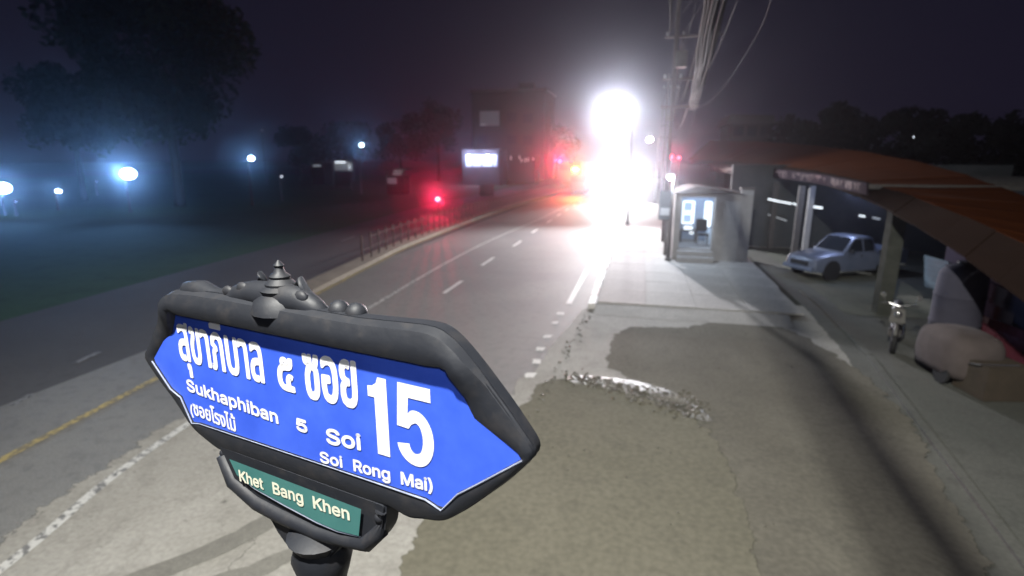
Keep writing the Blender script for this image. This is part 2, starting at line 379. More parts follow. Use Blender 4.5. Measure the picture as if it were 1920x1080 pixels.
for (p0, p1) in (((855, 378), (890, 372)), ((905, 371), (930, 366)), ((985, 341), (1000, 337)), ((140, 681), (186, 660)), ((20, 762), (62, 738)), ((640, 452), (665, 443)), ((742, 415), (765, 407))):
    a, c = G(*p0), G(*p1); ribbon([a, a.lerp(c, .5), c], .13, .004).build('lane_marking', M['faded_line'], far_road)
# near ground: soi mouth, pavement, wet ground
apron = struct(soft_sheet('soi_apron', [(-1.55, -8), (-1.75, 5), (-1.85, 8), (-1.75, 10.5), (-1.35, 14.2), (4.6, 16.0), (4.35, 12), (3.7, 7), (3.3, 4), (3.0, -8)], .007, M['concrete'], .10, .03, .3))
left_apron = struct(soft_sheet('dusty_road_edge', [G(430, 1080), G(560, 940), G(700, 900), G(930, 800), G(985, 745), G(1005, 700), (-1.5, 9.0, 0), (-1.5, 3.0, 0), (-2.5, 3.0, 0)], .005, M['concrete'], .35))
lit_dust = struct(soft_sheet('dusty_lit_corner', [G(-120, 1300), G(-20, 1060), G(140, 930), G(330, 800), G(500, 730), G(640, 760), G(900, 830), (-1.9, 5, 0), (-1.8, -3, 0), (-7, -3, 0)], .0045, M['concrete'], .5))  # pale dusty concrete; lamplit brightening is put into this sheet's colour too
for (a, c, w) in (((560, 940), (200, 1110), .27), ((640, 985), (330, 1120), .22)):  # two darker streaks laid flat on the pale corner
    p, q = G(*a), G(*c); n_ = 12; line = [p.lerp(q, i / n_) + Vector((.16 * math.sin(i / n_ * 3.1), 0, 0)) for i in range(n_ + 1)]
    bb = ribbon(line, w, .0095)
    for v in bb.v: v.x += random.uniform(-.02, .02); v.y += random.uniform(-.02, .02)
    bb.build('dark_streak', M['streak'], lit_dust)
damp = struct(soft_sheet('damp_ground_patch', [G(1150, 655), G(1160, 628), G(1182, 616), G(1290, 617), G(1345, 606), G(1440, 603), G(1478, 622), G(1540, 655), G(1610, 700), G(1700, 790), (3.65, 6.4, 0), (3.3, 4.0, 0), (3.1, 1, 0), (1.0, 1, 0), G(1300, 940), G(1250, 850), G(1240, 765), G(1200, 715), G(1150, 690)], .011, M['damp'], .26, .06))
mud = struct(soft_sheet('muddy_ground_patch', [G(985, 770), G(1010, 728), G(1060, 715), G(1130, 730), G(1210, 748), G(1275, 768), G(1330, 830), G(1362, 880), G(1385, 950), G(1400, 1110), G(760, 1110), G(800, 1000), G(900, 900), G(975, 830)], .015, M['mud'], .24, .06))
b = B()
rub = [G(1064, 709), G(1110, 708), G(1190, 716), G(1262, 738), G(1312, 770), G(1330, 790), G(1290, 782), G(1240, 755), G(1180, 738), G(1115, 722), G(1075, 716)]
struct(soft_sheet('wet_broken_concrete', rub, .019, M['rubble'], .10, .03, .1))
# loose wet stones along the broken edge and in the gutter
def stone_bm(r):
    b = B(); b.ball((0, 0, r * .3), r, 8, (1, .8, .55))
    for v in b.v: v += Vector((random.uniform(-1, 1), random.uniform(-1, 1), random.uniform(-.6, .6))) * r * .22
    return b
bst = B()
for i in range(900):
    t = random.random() ** .8
    p = G(1072, 708).lerp(G(1305, 768), t) + Vector((random.gauss(0, .12), random.gauss(0, .12 + .1 * t), 0))
    s_ = stone_bm(random.uniform(.012, .035) * (1 if random.random() < .93 else 1.6)); bst.add([v + Vector((p.x, p.y, .012)) for v in s_.v], s_.f)
for i in range(80):
    t = random.random(); p = G(1120, 560, 0).lerp(G(985, 800), t) + Vector((random.gauss(0, .07), random.gauss(0, .2), 0))
    s_ = stone_bm(random.uniform(.012, .035)); bst.add([v + Vector((p.x, p.y, .008)) for v in s_.v], s_.f)
for i in range(70):
    p = G(random.uniform(1000, 1500), random.uniform(560, 1000)); s_ = stone_bm(random.uniform(.006, .016)); bst.add([v + Vector((p.x, p.y, .014)) for v in s_.v], s_.f)
o = bst.build('wet_gravel', M['rubble']); tag(o, 'wet grey gravel scattered along the broken edge of the soi mouth', 'gravel', kind='stuff')
# raised pavement past the soi: slabs and painted kerb stones
PZ = .13
pavement = struct(sheet('pavement', [(-1.05, 14.6), (3.9, 14.6), (4.4, 18), (4.4, 120), (-1.05, 120)], PZ - .03, M['slab']))
ramp = B(); ramp.quad((-1.05, 13.7, .012), (3.8, 13.7, .012), (3.9, 14.6, PZ - .03), (-1.05, 14.6, PZ - .03)); ramp.build('ramp', M['slab'], pavement)
sl = {}
for j in range(14):
    for i in range(4):
        x0 = -1.02 + i * 1.33; y0 = 14.66 + j * 1.5
        if y0 > 21.6 and x0 > .9: continue
        d = random.uniform(-.003, .003)
        bb = B().box((0, 0, 0), (1.322, 1.492, .05))
        key = i == 0
        if key not in sl:
            sl[key] = bb.build('paving_slab', M['slab_red'] if key else M['slab'], pavement, bevel=.004); o = sl[key]
        else: o = sl[key].copy(); COL.objects.link(o)
        o.location = (x0 + .66, y0 + .73, PZ - .03 + d); o.rotation_euler = (random.uniform(-.004, .004), random.uniform(-.004, .004), 0)
kb = {}
for j in range(70):
    y0 = 14.3 + j * 1.0; key = 'kerb_white' if j % 2 == 0 or random.random() < .25 else 'kerb_red'
    if key not in kb: kb[key] = B().box((0, 0, 0), (.20, .97, .17)).build('kerb_stone', M[key], pavement, bevel=.02); o = kb[key]
    else: o = kb[key].copy(); COL.objects.link(o)
    o.location = (-1.16 + random.uniform(-.008, .008), y0 + .5, .075); o.rotation_euler = (0, 0, random.uniform(-.008, .008))
# the strip beyond the drain, along the shop fronts
struct(sheet('roadside_strip', [(4.62, 27), (4.6, 16.0), (4.35, 12), (3.7, 7), (3.3, 4), (3.0, -8), (30, -8), (30, 27)], .003, M['strip']))
struct(sheet('shed_floor', [(5.5, 26), (5.5, 15.3), (18, 15.3), (18, 26)], .012, M['shed_floor'], .05, None, .5))
b = B(); edge = [Vector(p) for p in ((4.6, 18, 0), (4.6, 16, 0), (4.35, 12, 0), (3.7, 7, 0), (3.3, 4, 0), (3.1, 0, 0))]
for i in range(len(edge) - 1):
    p, q = edge[i], edge[i + 1]
    for k, (off, w, h) in enumerate(((.42, .12, .05),)):
        d = (q - p).normalized(); nn = Vector((d.y, -d.x, 0)) * -1
        a1, a2 = p + nn * off, q + nn * off; b1, b2 = a1 + nn * w, a2 + nn * w; hh = Vector((0, 0, h))
        b.quad(a1 + hh, a2 + hh, b2 + hh, b1 + hh); b.quad(a1, a2, a2 + hh, a1 + hh); b.quad(b1, b2, b2 + hh, b1 + hh)
struct(b.build('drain_lip', M['strip']))

# ================================================================ SOI NAME SIGN
GLY = {"th_a":[[56,0,56,51,55,58,52,63,46,66,38,67,25,65,13,60,13,72,24,76,39,77,52,76,56,73,59,70,63,67,66,63,68,51,68,0],[32,-1,21,0,13,4,8,11,7,20,9,31,15,38,22,42,31,44,42,45,58,46,58,36,44,35,32,34,25,31,21,27,19,21,20,15,23,12,28,9,34,9,39,9,42,10,44,1,38,-1],[59,65,52,72,59,75,61,77,62,81,74,81,72,73,67,68],[56,-36,56,-21,55,-19,53,-18,51,-18,50,-19,49,-10,53,-9,57,-9,62,-9,65,-11,66,-14,67,-17,67,-36],[117,-1,106,0,97,5,92,13,90,24,90,32,90,39,92,43,96,50,100,56,102,61,100,66,97,67,93,66,90,65,87,74,93,76,99,77,108,75,112,70,114,63,112,54,108,48,104,41,102,33,102,25,103,19,104,15,107,12,110,10,117,9,123,10,128,12,131,16,132,22,132,76,144,76,144,21,142,12,137,5,129,0],[188,0,188,54,187,60,185,64,181,66,174,67,165,66,157,62,157,73,164,76,177,77,189,75,194,73,197,68,200,63,200,56,200,0],[224,-1,219,-1,214,1,216,9,218,9,220,8,223,10,224,14,224,27,225,34,227,39,231,43,237,45,221,51,221,55,222,61,224,66,229,71,235,74,243,77,252,77,260,77,268,75,274,71,280,66,283,60,284,51,284,0,272,0,272,50,270,58,266,63,260,66,252,67,244,66,238,64,235,60,233,55,249,47,248,40,243,40,240,37,237,33,237,26,237,13,236,6,233,2,229,-1],[224,88,224,93,234,98,283,98,283,88],[337,-1,327,-1,319,2,313,6,308,15,306,27,306,76,319,76,319,27,320,19,323,13,329,10,337,9,345,10,351,13,354,19,355,27,355,76,368,76,368,27,366,15,361,6,355,2,347,-1],[412,0,412,54,411,60,409,64,404,66,398,67,389,66,380,62,380,73,388,76,400,77,413,75,418,73,421,68,423,63,424,56,424,0],[491,0,491,51,490,58,487,63,481,66,473,67,460,65,448,60,448,72,459,76,474,77,487,76,496,71,499,67,501,63,503,51,503,0],[467,-1,456,0,448,4,444,11,442,20,444,31,450,38,457,42,466,44,478,45,493,46,493,36,479,35,467,34,460,31,456,27,455,21,455,15,458,12,463,9,469,9,474,9,478,10,479,1,474,-1]],"th_5":[[36,0,24,2,15,8,11,14,9,21,8,31,9,41,11,48,14,54,19,59,25,62,31,63,32,61,29,61,26,63,24,66,23,71,24,75,27,79,31,81,36,82,41,81,45,79,48,75,49,71,48,67,47,64,43,61,41,64,50,65,53,66,54,69,55,77,55,81,66,81,66,75,65,66,61,59,54,55,44,54,38,54,29,52,24,48,21,40,20,31,21,21,24,15,29,11,37,10,50,10,47,7,43,13,41,22,42,29,45,35,50,39,56,40,61,39,65,38,61,30,60,30,58,30,56,30,54,28,52,21,53,16,55,12,58,10,62,10,68,10,68,0],[36,65,40,67,42,70,40,74,36,76,32,74,30,70,32,67]],"th_s":[[38,-1,27,0,18,5,13,13,11,24,11,33,12,40,14,45,20,54,24,58,26,62,26,63,22,61,17,60,13,61,9,63,7,68,6,73,6,76,17,76,18,70,21,68,25,69,28,70,30,76,37,76,37,70,37,63,35,57,31,50,27,45,25,41,24,34,24,25,24,19,26,15,28,12,31,10,38,9,45,10,49,12,52,16,53,22,53,41,53,46,51,49,48,51,43,52,43,60,48,61,51,63,54,69,55,76,67,76,65,64,62,59,57,56,61,54,64,50,66,40,66,21,64,12,59,5,50,0],[115,-1,102,1,93,6,89,13,86,21,85,31,86,37,86,44,115,44,115,34,98,34,98,31,98,23,100,17,102,13,105,11,115,9,121,9,126,11,130,14,133,20,135,27,135,37,135,47,133,54,130,60,126,64,120,66,112,67,104,66,96,64,88,60,88,72,95,75,104,77,114,77,125,76,133,72,140,67,145,59,147,49,148,37,147,26,145,17,141,9,134,3,126,0],[197,-1,187,-1,179,2,173,5,170,10,167,16,167,22,168,33,173,38,179,40,179,41,173,44,168,49,166,58,168,67,171,71,176,74,181,76,189,77,196,76,201,75,199,65,195,66,190,67,185,66,181,64,179,61,179,57,179,53,181,50,187,46,195,45,198,45,198,36,195,36,188,36,183,33,180,29,179,23,181,16,183,13,186,11,191,9,197,9,204,9,208,11,212,13,214,16,216,25,216,76,228,76,228,26,226,14,220,5,215,2,207,-1]],"th_r":[[38,-1,27,0,18,5,13,13,11,24,11,33,12,40,14,45,20,54,24,58,26,62,26,63,22,61,17,60,13,61,9,63,7,68,6,73,6,76,17,76,18,70,21,68,25,69,28,70,30,76,37,76,37,70,37,63,35,57,31,50,27,45,25,41,24,34,24,25,24,19,26,15,28,12,31,10,38,9,45,10,49,12,52,16,53,22,53,41,53,46,51,49,48,51,43,52,43,60,48,61,51,63,54,69,55,76,67,76,65,64,62,59,57,56,61,54,64,50,66,40,66,21,64,12,59,5,50,0],[115,-1,102,1,93,6,89,13,86,21,85,31,86,37,86,44,115,44,115,34,98,34,98,31,98,23,100,17,102,13,105,11,115,9,121,9,126,11,130,14,133,20,135,27,135,37,135,47,133,54,130,60,126,64,120,66,112,67,104,66,96,64,88,60,88,72,95,75,104,77,114,77,125,76,133,72,140,67,145,59,147,49,148,37,147,26,145,17,141,9,134,3,126,0],[197,-1,187,-1,179,2,173,5,170,10,167,16,167,22,168,33,173,38,179,40,179,41,173,44,168,49,166,58,168,67,171,71,176,74,181,76,189,77,196,76,201,75,199,65,195,66,190,67,185,66,181,64,179,61,179,57,179,53,181,50,187,46,195,45,198,45,198,36,195,36,188,36,183,33,180,29,179,23,181,16,183,13,186,11,191,9,197,9,204,9,208,11,212,13,214,16,216,25,216,76,228,76,228,26,226,14,220,5,215,2,207,-1],[254,62,254,89,253,96,250,101,246,104,240,105,240,110,251,115,288,115,288,105,260,105,259,104,265,98,266,93,267,87,267,62],[269,-1,262,0,257,4,255,8,254,13,254,76,267,76,267,15,268,10,273,9,275,9,278,10,279,1,274,-1],[314,-1,299,0,287,4,291,14,298,12,306,10,315,9,321,10,327,12,331,15,332,20,330,25,325,29,315,33,301,39,295,42,291,47,289,51,288,57,289,63,291,68,295,72,301,75,309,77,318,77,331,76,340,73,340,63,334,65,326,67,318,67,310,67,305,64,302,61,301,58,302,53,308,49,320,44,332,39,337,36,341,32,343,27,344,21,343,15,341,10,338,5,332,2,324,-1],[373,0,350,76,362,76,383,11,384,11,391,12,396,16,400,22,402,28,404,42,403,52,399,60,393,65,385,66,381,66,378,65,375,75,381,76,385,77,398,75,403,72,407,69,411,63,414,57,416,50,417,41,416,31,413,22,409,15,405,9,395,2,388,1,380,0],[439,62,439,87,440,95,443,101,446,104,446,105,422,105,425,115,464,115,464,105,460,104,455,102,453,97,452,89,452,62],[454,-1,447,0,441,4,440,8,439,13,439,76,452,76,452,15,453,10,457,9,460,9,463,10,464,1,459,-1],[514,-1,506,-1,499,2,493,6,490,12,489,12,489,0,479,0,479,76,491,76,491,32,491,26,493,20,496,15,500,12,505,10,512,9,519,10,524,13,527,19,528,26,528,76,540,76,540,25,539,17,537,10,533,5,528,1,522,-1],[500,88,500,94,506,96,511,99,513,103,512,106,508,107,506,106,503,105,500,113,506,116,512,117,517,116,521,113,523,110,524,106,522,99,517,94,516,98,543,98,543,88]],"par":[[18,41,20,65,26,88,35,108,47,108,38,86,32,63,30,41,32,23,38,3,47,-19,35,-19,30,-9,26,1,22,11,20,21,18,31]],"suk":[[45,-2,34,-1,26,2,18,6,13,12,9,19,8,27,21,27,22,22,25,18,28,14,33,12,45,10,51,10,57,12,62,15,66,18,68,23,69,28,68,32,66,36,59,41,49,44,37,48,26,52,17,58,12,65,10,74,12,83,15,90,20,95,28,100,36,102,45,103,55,102,63,100,70,95,75,90,79,83,80,76,67,76,65,82,60,87,53,91,45,92,39,91,33,90,29,87,26,84,24,80,23,75,24,70,26,67,34,62,42,59,53,56,62,53,72,48,79,40,81,34,82,28,81,20,77,13,72,7,65,2,56,-1],[126,-1,119,0,112,2,107,6,103,12,101,19,100,28,100,76,112,76,112,29,113,21,117,15,122,11,129,10,135,11,139,12,143,15,146,19,148,24,149,31,149,76,161,76,161,0,149,0,149,18,151,18,146,9,141,3,134,0],[193,27,193,42,195,42,228,76,243,76,208,40,207,40],[182,0,182,102,194,102,194,0],[230,0,201,37,210,46,246,0],[270,45,270,0,258,0,258,102,270,102,270,57,268,57,272,66,278,72,285,76,293,77,300,76,306,74,312,70,316,64,318,57,319,48,319,0,307,0,307,47,306,55,302,61,297,65,289,66,284,65,280,63,276,61,273,57,271,51],[361,-2,355,-1,348,1,343,4,339,9,336,15,336,22,336,28,338,32,341,36,345,39,355,42,365,44,376,45,383,47,384,49,385,51,383,59,377,64,369,66,359,64,353,60,349,55,338,58,341,64,345,69,350,73,356,75,368,77,377,76,387,72,391,69,394,64,396,58,397,50,397,0,385,0,385,10,384,10,380,5,373,0],[364,9,370,10,375,12,379,15,382,19,384,23,385,28,385,38,381,36,376,35,370,34,365,34,356,32,350,28,348,25,348,21,350,14,355,10],[418,-29,418,76,430,76,430,64,431,64,435,69,442,75,447,76,453,77,462,76,470,72,476,66,481,59,484,49,485,38,484,27,481,17,476,9,470,3,462,0,453,-2,447,-1,442,1,435,6,431,12,430,12,430,-29],[451,9,458,10,463,13,467,18,470,23,472,30,473,38,472,45,471,52,467,58,463,62,458,65,451,66,445,65,440,62,435,58,432,53,430,46,430,38,430,30,432,23,435,17,440,13,445,10],[515,45,515,0,503,0,503,102,515,102,515,57,513,57,517,66,523,72,530,76,538,77,545,76,551,74,556,70,560,64,563,57,564,48,564,0,551,0,551,47,550,55,547,61,541,65,534,66,529,65,524,63,520,61,517,57,516,51],[585,0,585,76,597,76,597,0],[591,89,588,89,585,91,583,94,582,97,583,100,585,102,588,104,591,105,594,104,597,102,599,100,599,97,599,94,597,91,594,89],[653,-2,647,-1,642,1,635,6,631,12,630,12,630,0,618,0,618,102,630,102,630,64,631,64,635,69,642,75,647,76,653,77,662,76,670,72,677,66,681,59,685,49,686,38,685,27,681,17,677,9,670,3,662,0],[652,9,658,10,663,13,668,18,671,23,673,30,673,38,673,45,671,52,668,58,663,62,658,65,652,66,645,65,640,62,636,58,633,53,631,46,630,38,631,30,633,23,636,17,640,13,645,10],[724,-2,717,-1,711,1,706,4,702,9,699,15,698,22,699,28,701,32,704,36,708,39,717,42,728,44,739,45,745,47,747,49,747,51,746,59,740,64,732,66,722,64,716,60,712,55,701,58,704,64,708,69,713,73,719,75,731,77,740,76,750,72,754,69,757,64,759,58,760,50,760,0,748,0,748,10,747,10,743,5,735,0],[726,9,733,10,738,12,742,15,745,19,747,23,747,28,747,38,744,36,739,35,732,34,727,34,719,32,713,28,711,25,711,21,713,14,718,10],[793,45,793,0,781,0,781,76,793,76,793,57,791,57,795,66,801,72,808,76,816,77,823,76,829,74,834,70,838,64,841,57,842,48,842,0,829,0,829,47,828,55,825,61,819,65,812,66,807,65,802,63,798,61,795,57,794,51]],"5":[[44,-1,36,0,28,2,22,6,17,12,13,19,12,26,24,26,25,22,28,18,35,12,44,10,50,11,55,13,60,16,63,21,65,26,66,32,65,39,63,44,59,49,55,52,50,55,44,55,33,54,26,49,13,51,19,102,73,102,73,90,30,90,27,60,36,65,46,67,53,66,59,64,64,61,69,57,73,52,76,46,78,40,78,33,77,23,74,15,69,8,62,3,54,0]],"soi":[[45,-2,34,-1,26,2,18,6,13,12,9,19,8,27,21,27,22,22,25,18,28,14,33,12,45,10,51,10,57,12,62,15,66,18,68,23,69,28,68,32,66,36,59,41,49,44,37,48,26,52,17,58,12,65,10,74,12,83,15,90,20,95,28,100,36,102,45,103,55,102,63,100,70,95,75,90,79,83,80,76,67,76,65,82,60,87,53,91,45,92,39,91,33,90,29,87,26,84,24,80,23,75,24,70,26,67,34,62,42,59,53,56,62,53,72,48,79,40,81,34,82,28,81,20,77,13,72,7,65,2,56,-1],[131,-2,121,0,113,3,106,9,101,17,97,27,96,37,97,49,101,58,106,66,113,72,121,76,131,77,141,76,149,72,156,66,161,58,164,49,166,37,164,27,161,17,156,9,149,3,141,0],[131,9,138,10,143,13,148,18,151,23,153,30,153,37,153,45,151,52,148,57,143,62,138,65,131,66,124,65,118,62,114,57,111,52,109,45,109,37,109,30,111,23,114,18,118,13,124,10],[183,0,183,76,195,76,195,0],[189,89,186,89,183,91,181,94,181,97,181,100,183,102,186,104,189,105,192,104,195,102,197,100,198,97,197,94,195,91,192,89]],"srm2":[[12,0,12,102,47,102,58,101,67,98,73,93,78,87,81,79,82,70,81,62,78,54,73,48,67,43,58,41,47,40,19,40,19,51,47,51,54,52,60,53,64,56,67,60,68,65,69,70,68,76,67,81,64,85,60,88,54,90,47,90,25,90,25,0],[71,0,46,46,61,46,86,0],[131,-2,122,0,113,3,106,9,101,17,98,27,97,37,98,49,101,58,106,66,113,72,122,76,131,77,141,76,150,72,156,66,162,58,165,49,166,37,165,27,162,17,156,9,150,3,141,0],[131,9,138,10,144,13,148,18,151,23,153,30,154,37,153,45,151,52,148,57,144,62,138,65,131,66,124,65,119,62,115,57,111,52,110,45,109,37,110,30,111,23,115,18,119,13,124,10],[196,45,196,0,183,0,183,76,195,76,195,57,193,57,198,66,203,72,210,76,218,77,226,76,232,74,237,70,241,64,243,57,244,48,244,0,232,0,232,47,231,55,227,61,222,65,215,66,210,65,205,63,201,61,198,57,196,51],[296,-30,288,-30,282,-28,271,-22,265,-14,275,-8,279,-13,286,-18,296,-19,305,-18,311,-15,316,-9,317,-1,317,14,316,14,312,8,305,3,300,2,294,1,285,2,277,5,271,11,266,18,263,27,262,38,263,49,266,59,271,66,277,72,285,76,294,77,300,76,305,75,312,69,316,64,317,64,317,76,329,76,329,-2,328,-11,325,-18,320,-23,313,-27,305,-29],[296,12,302,13,307,15,312,19,315,24,317,31,317,39,317,46,315,53,312,58,308,62,302,65,296,66,289,65,284,62,280,58,276,52,275,46,274,39,275,31,277,25,280,19,284,15,289,13]],"srm3":[[12,0,12,102,30,102,55,37,57,32,60,25,62,17,64,10,61,10,64,17,66,24,68,32,70,37,95,102,114,102,114,0,101,0,101,58,101,65,101,74,101,83,101,91,103,91,100,82,96,73,93,64,91,58,68,0,57,0,34,58,32,64,29,72,26,82,22,91,24,91,24,83,24,74,24,66,24,58,24,0],[158,-2,151,-1,145,1,139,4,135,9,133,15,132,22,132,28,134,32,137,36,141,39,151,42,161,44,172,45,179,47,180,49,181,51,179,59,174,64,165,66,155,64,149,60,146,55,134,58,137,64,141,69,146,73,152,75,164,77,173,76,183,72,187,69,190,64,192,58,193,50,193,0,181,0,181,10,180,10,176,5,169,0],[160,9,166,10,171,12,175,15,178,19,180,23,181,28,181,38,178,36,172,35,166,34,161,34,153,32,146,28,145,25,144,21,146,14,152,10],[214,0,214,76,226,76,226,0],[220,89,217,89,214,91,212,94,212,97,212,100,214,102,217,104,220,105,223,104,226,102,228,100,229,97,228,94,226,91,223,89],[244,-19,254,4,259,23,261,41,259,63,253,86,244,108,256,108,265,88,271,65,274,41,273,31,272,21,269,11,266,1,261,-9,256,-19]],"k1":[[21,29,21,43,28,52,35,61,42,69,73,102,90,102,46,55],[12,0,12,102,25,102,25,67,25,45,25,39,25,0],[74,0,38,52,46,62,90,0],[116,45,116,0,104,0,104,102,116,102,116,57,114,57,118,66,124,72,131,76,139,77,146,76,152,74,158,70,161,64,164,57,165,48,165,0,153,0,153,47,151,55,148,61,142,65,135,66,130,65,126,63,122,61,119,57,117,51],[218,-2,207,0,199,3,192,9,186,17,183,26,182,37,183,48,186,58,192,66,198,72,207,76,216,77,229,75,234,72,239,68,243,63,247,56,249,48,250,39,250,34,190,34,190,44,243,44,237,40,237,47,235,54,232,59,228,63,223,65,216,66,210,65,205,63,200,59,197,54,195,48,195,42,195,36,195,28,197,21,201,16,206,12,211,10,218,9,226,11,232,15,236,21,248,18,246,13,242,8,238,4,232,1,225,-1],[297,76,297,65,257,65,257,76],[269,94,281,94,281,20,282,15,283,12,286,11,290,10,293,10,296,11,299,0,295,-1,290,-1,281,0,275,4,270,10,269,19]],"k2":[[12,0,12,102,48,102,58,101,66,98,72,94,76,88,79,82,80,75,79,69,77,64,71,57,63,53,63,52,68,51,73,49,77,45,80,41,83,35,84,27,83,20,80,13,75,8,69,4,60,1,49,0],[25,11,49,11,59,13,66,16,70,21,71,27,70,32,68,37,65,41,61,44,56,46,50,46,25,46],[25,57,48,57,58,59,62,62,65,65,67,70,67,74,66,81,63,86,57,89,48,90,25,90],[123,-2,116,-1,110,1,105,4,101,9,98,15,97,22,98,28,100,32,103,36,107,39,116,42,127,44,138,45,144,47,146,49,146,51,145,59,139,64,130,66,121,64,115,60,111,55,99,58,103,64,107,69,112,73,118,75,130,77,139,76,148,72,152,69,156,64,158,58,159,50,159,0,147,0,147,10,146,10,142,5,134,0],[125,9,132,10,137,12,141,15,144,19,146,23,146,28,146,38,143,36,137,35,131,34,126,34,118,32,112,28,110,25,110,21,112,14,117,10],[192,45,192,0,180,0,180,76,191,76,191,57,190,57,194,66,199,72,206,76,215,77,222,76,228,74,233,70,237,64,240,57,240,48,240,0,228,0,228,47,227,55,224,61,218,65,211,66,206,65,201,63,197,61,194,57,192,51],[292,-30,285,-30,278,-28,267,-22,261,-14,271,-8,275,-13,282,-18,292,-19,301,-18,307,-15,312,-9,313,-1,313,14,312,14,308,8,301,3,296,2,290,1,281,2,274,5,267,11,262,18,259,27,258,38,259,49,262,59,267,66,273,72,281,76,290,77,297,76,302,75,309,69,313,64,314,64,314,76,326,76,326,-2,324,-11,321,-18,316,-23,309,-27,301,-29],[292,12,298,13,304,15,308,19,311,24,313,31,313,39,313,46,311,53,308,58,304,62,298,65,292,66,285,65,280,62,276,58,273,52,271,46,270,39,271,31,273,25,276,19,280,15,285,13]],"k3":[[21,29,21,43,28,52,35,61,42,69,73,102,90,102,46,55],[12,0,12,102,25,102,25,67,25,45,25,39,25,0],[74,0,38,52,46,62,90,0],[116,45,116,0,104,0,104,102,116,102,116,57,114,57,118,66,124,72,131,76,139,77,146,76,152,74,158,70,161,64,164,57,165,48,165,0,153,0,153,47,151,55,148,61,142,65,135,66,130,65,126,63,122,61,119,57,117,51],[218,-2,207,0,199,3,192,9,186,17,183,26,182,37,183,48,186,58,192,66,198,72,207,76,216,77,229,75,234,72,239,68,243,63,247,56,249,48,250,39,250,34,190,34,190,44,243,44,237,40,237,47,235,54,232,59,228,63,223,65,216,66,210,65,205,63,200,59,197,54,195,48,195,42,195,36,195,28,197,21,201,16,206,12,211,10,218,9,226,11,232,15,236,21,248,18,246,13,242,8,238,4,232,1,225,-1],[279,45,279,0,267,0,267,76,278,76,279,57,277,57,281,66,287,72,294,76,302,77,309,76,315,74,320,70,324,64,327,57,328,48,328,0,315,0,315,47,314,55,311,61,305,65,298,66,293,65,288,63,284,61,281,57,279,51]]}
SIGN_O = Vector((-.810, 1.091, 3.418)); SYAW = R(-13.4)
sign = thing('soi_name_sign', 'blue pointed soi name sign with white lettering on ornate dark post', 'street sign', (SIGN_O.x, SIGN_O.y, 0), SYAW)
Z0 = SIGN_O.z
def sp(u, v, d=0): return (u, d, Z0 + v)
def rounded(poly, r=.02, n=4):
    out = []; m = len(poly)
    for i in range(m):
        p0, p, p1 = (Vector(poly[(i + k) % m]) for k in (-1, 0, 1))
        a = p + (p0 - p).normalized() * min(r, (p0 - p).length * .45); c = p + (p1 - p).normalized() * min(r, (p1 - p).length * .45)
        for k in range(n + 1):
            t = k / n; out.append((1 - t) ** 2 * a + 2 * t * (1 - t) * p + t * t * c)
    return out
def wind(p, loops):
    w = 0
    for L in loops:
        for i in range(len(L)):
            a, c = L[i], L[(i + 1) % len(L)]
            if (a[1] <= p[1]) != (c[1] <= p[1]):
                s_ = (c[0] - a[0]) * (p[1] - a[1]) - (p[0] - a[0]) * (c[1] - a[1])
                if c[1] > a[1] and s_ > 0: w += 1
                elif c[1] <= a[1] and s_ < 0: w -= 1
    return w
def plate(loops, d, name, m, parent, thick=0.0):
    """filled outline standing in the sign's plane at depth d; holes allowed"""
    V = []; E = []
    for L in loops:
        k = len(V); V += [Vector((q[0], q[1])) for q in L]; E += [(k + i, k + (i + 1) % len(L)) for i in range(len(L))]
    r = delaunay_2d_cdt(V, E, [], 0, 1e-6); vs, tri = r[0], r[2]
    fs = [f for f in tri if wind(sum((vs[i] for i in f), Vector((0, 0))) / 3, loops) != 0]
    b = B(); b.add([sp(v.x, v.y, d) for v in vs], fs)
    return b
def letters(key, u0, v0, v0b, width, href, cap, bold, d, m, flip=False):
    loops = [[(L[i] / 200, L[i + 1] / 200) for i in range(0, len(L), 2)] for L in GLY[key]]
    xs = [p[0] for L in loops for p in L]; x0, x1 = min(xs), max(xs)
    sxx = width / (x1 - x0); syy = cap / href
    def tr(p):
        q = (p[0] - x0) / (x1 - x0); return (u0 + (p[0] - x0) * sxx, v0 + (v0b - v0) * q + p[1] * syy)
    loops = [[tr(p) for p in L] for L in loops]
    b = plate(loops, d, key, m, sign)
    # heavier strokes: a rib along every outline, each set a hair in front of the last
    for L in loops:
        n = len(L)
        for i in range(n):
            a, c = Vector(L[i]), Vector(L[(i + 1) % n]); dd = c - a
            if dd.length < 1e-6: continue
            nn = Vector((-dd.y, dd.x)).normalized() * bold
            b.add([sp(*(a - nn), d - .0002), sp(*(c - nn), d - .0002), sp(*(c + nn), d - .0002), sp(*(a + nn), d - .0002)], [(0, 1, 2, 3)])
            b.add([sp(a.x + bold * math.cos(t * math.pi / 3), a.y + bold * math.sin(t * math.pi / 3), d - .0004) for t in range(6)], [range(6)])
    return b.build('lettering', m, sign)
FR = .045
outer = [(-.66, .0), (-.60, -.06), (-.515, -.135), (-.455, -.20), (-.405, -.222), (-.34, -.243), (-.27, -.236), (-.1, -.232), (.20, -.23), (.275, -.222), (.33, -.238), (.37, -.226), (.43, -.214), (.50, -.155), (.60, -.055), (.662, .02),
         (.60, .098), (.53, .175), (.478, .225), (.44, .247), (.40, .250), (.22, .240), (-.23, .243), (-.36, .240), (-.455, .232), (-.50, .205), (-.56, .12), (-.61, .05)]
panel = [(-.60, 0), (-.527, -.077), (-.482, -.095), (-.446, -.170), (-.41, -.163), (.39, -.160), (.432, -.174), (.475, -.120), (.522, -.084), (.632, .006), (.52, .066), (.482, .132), (.462, .170), (.42, .162), (-.41, .162), (-.448, .172), (-.482, .10), (-.53, .072)]
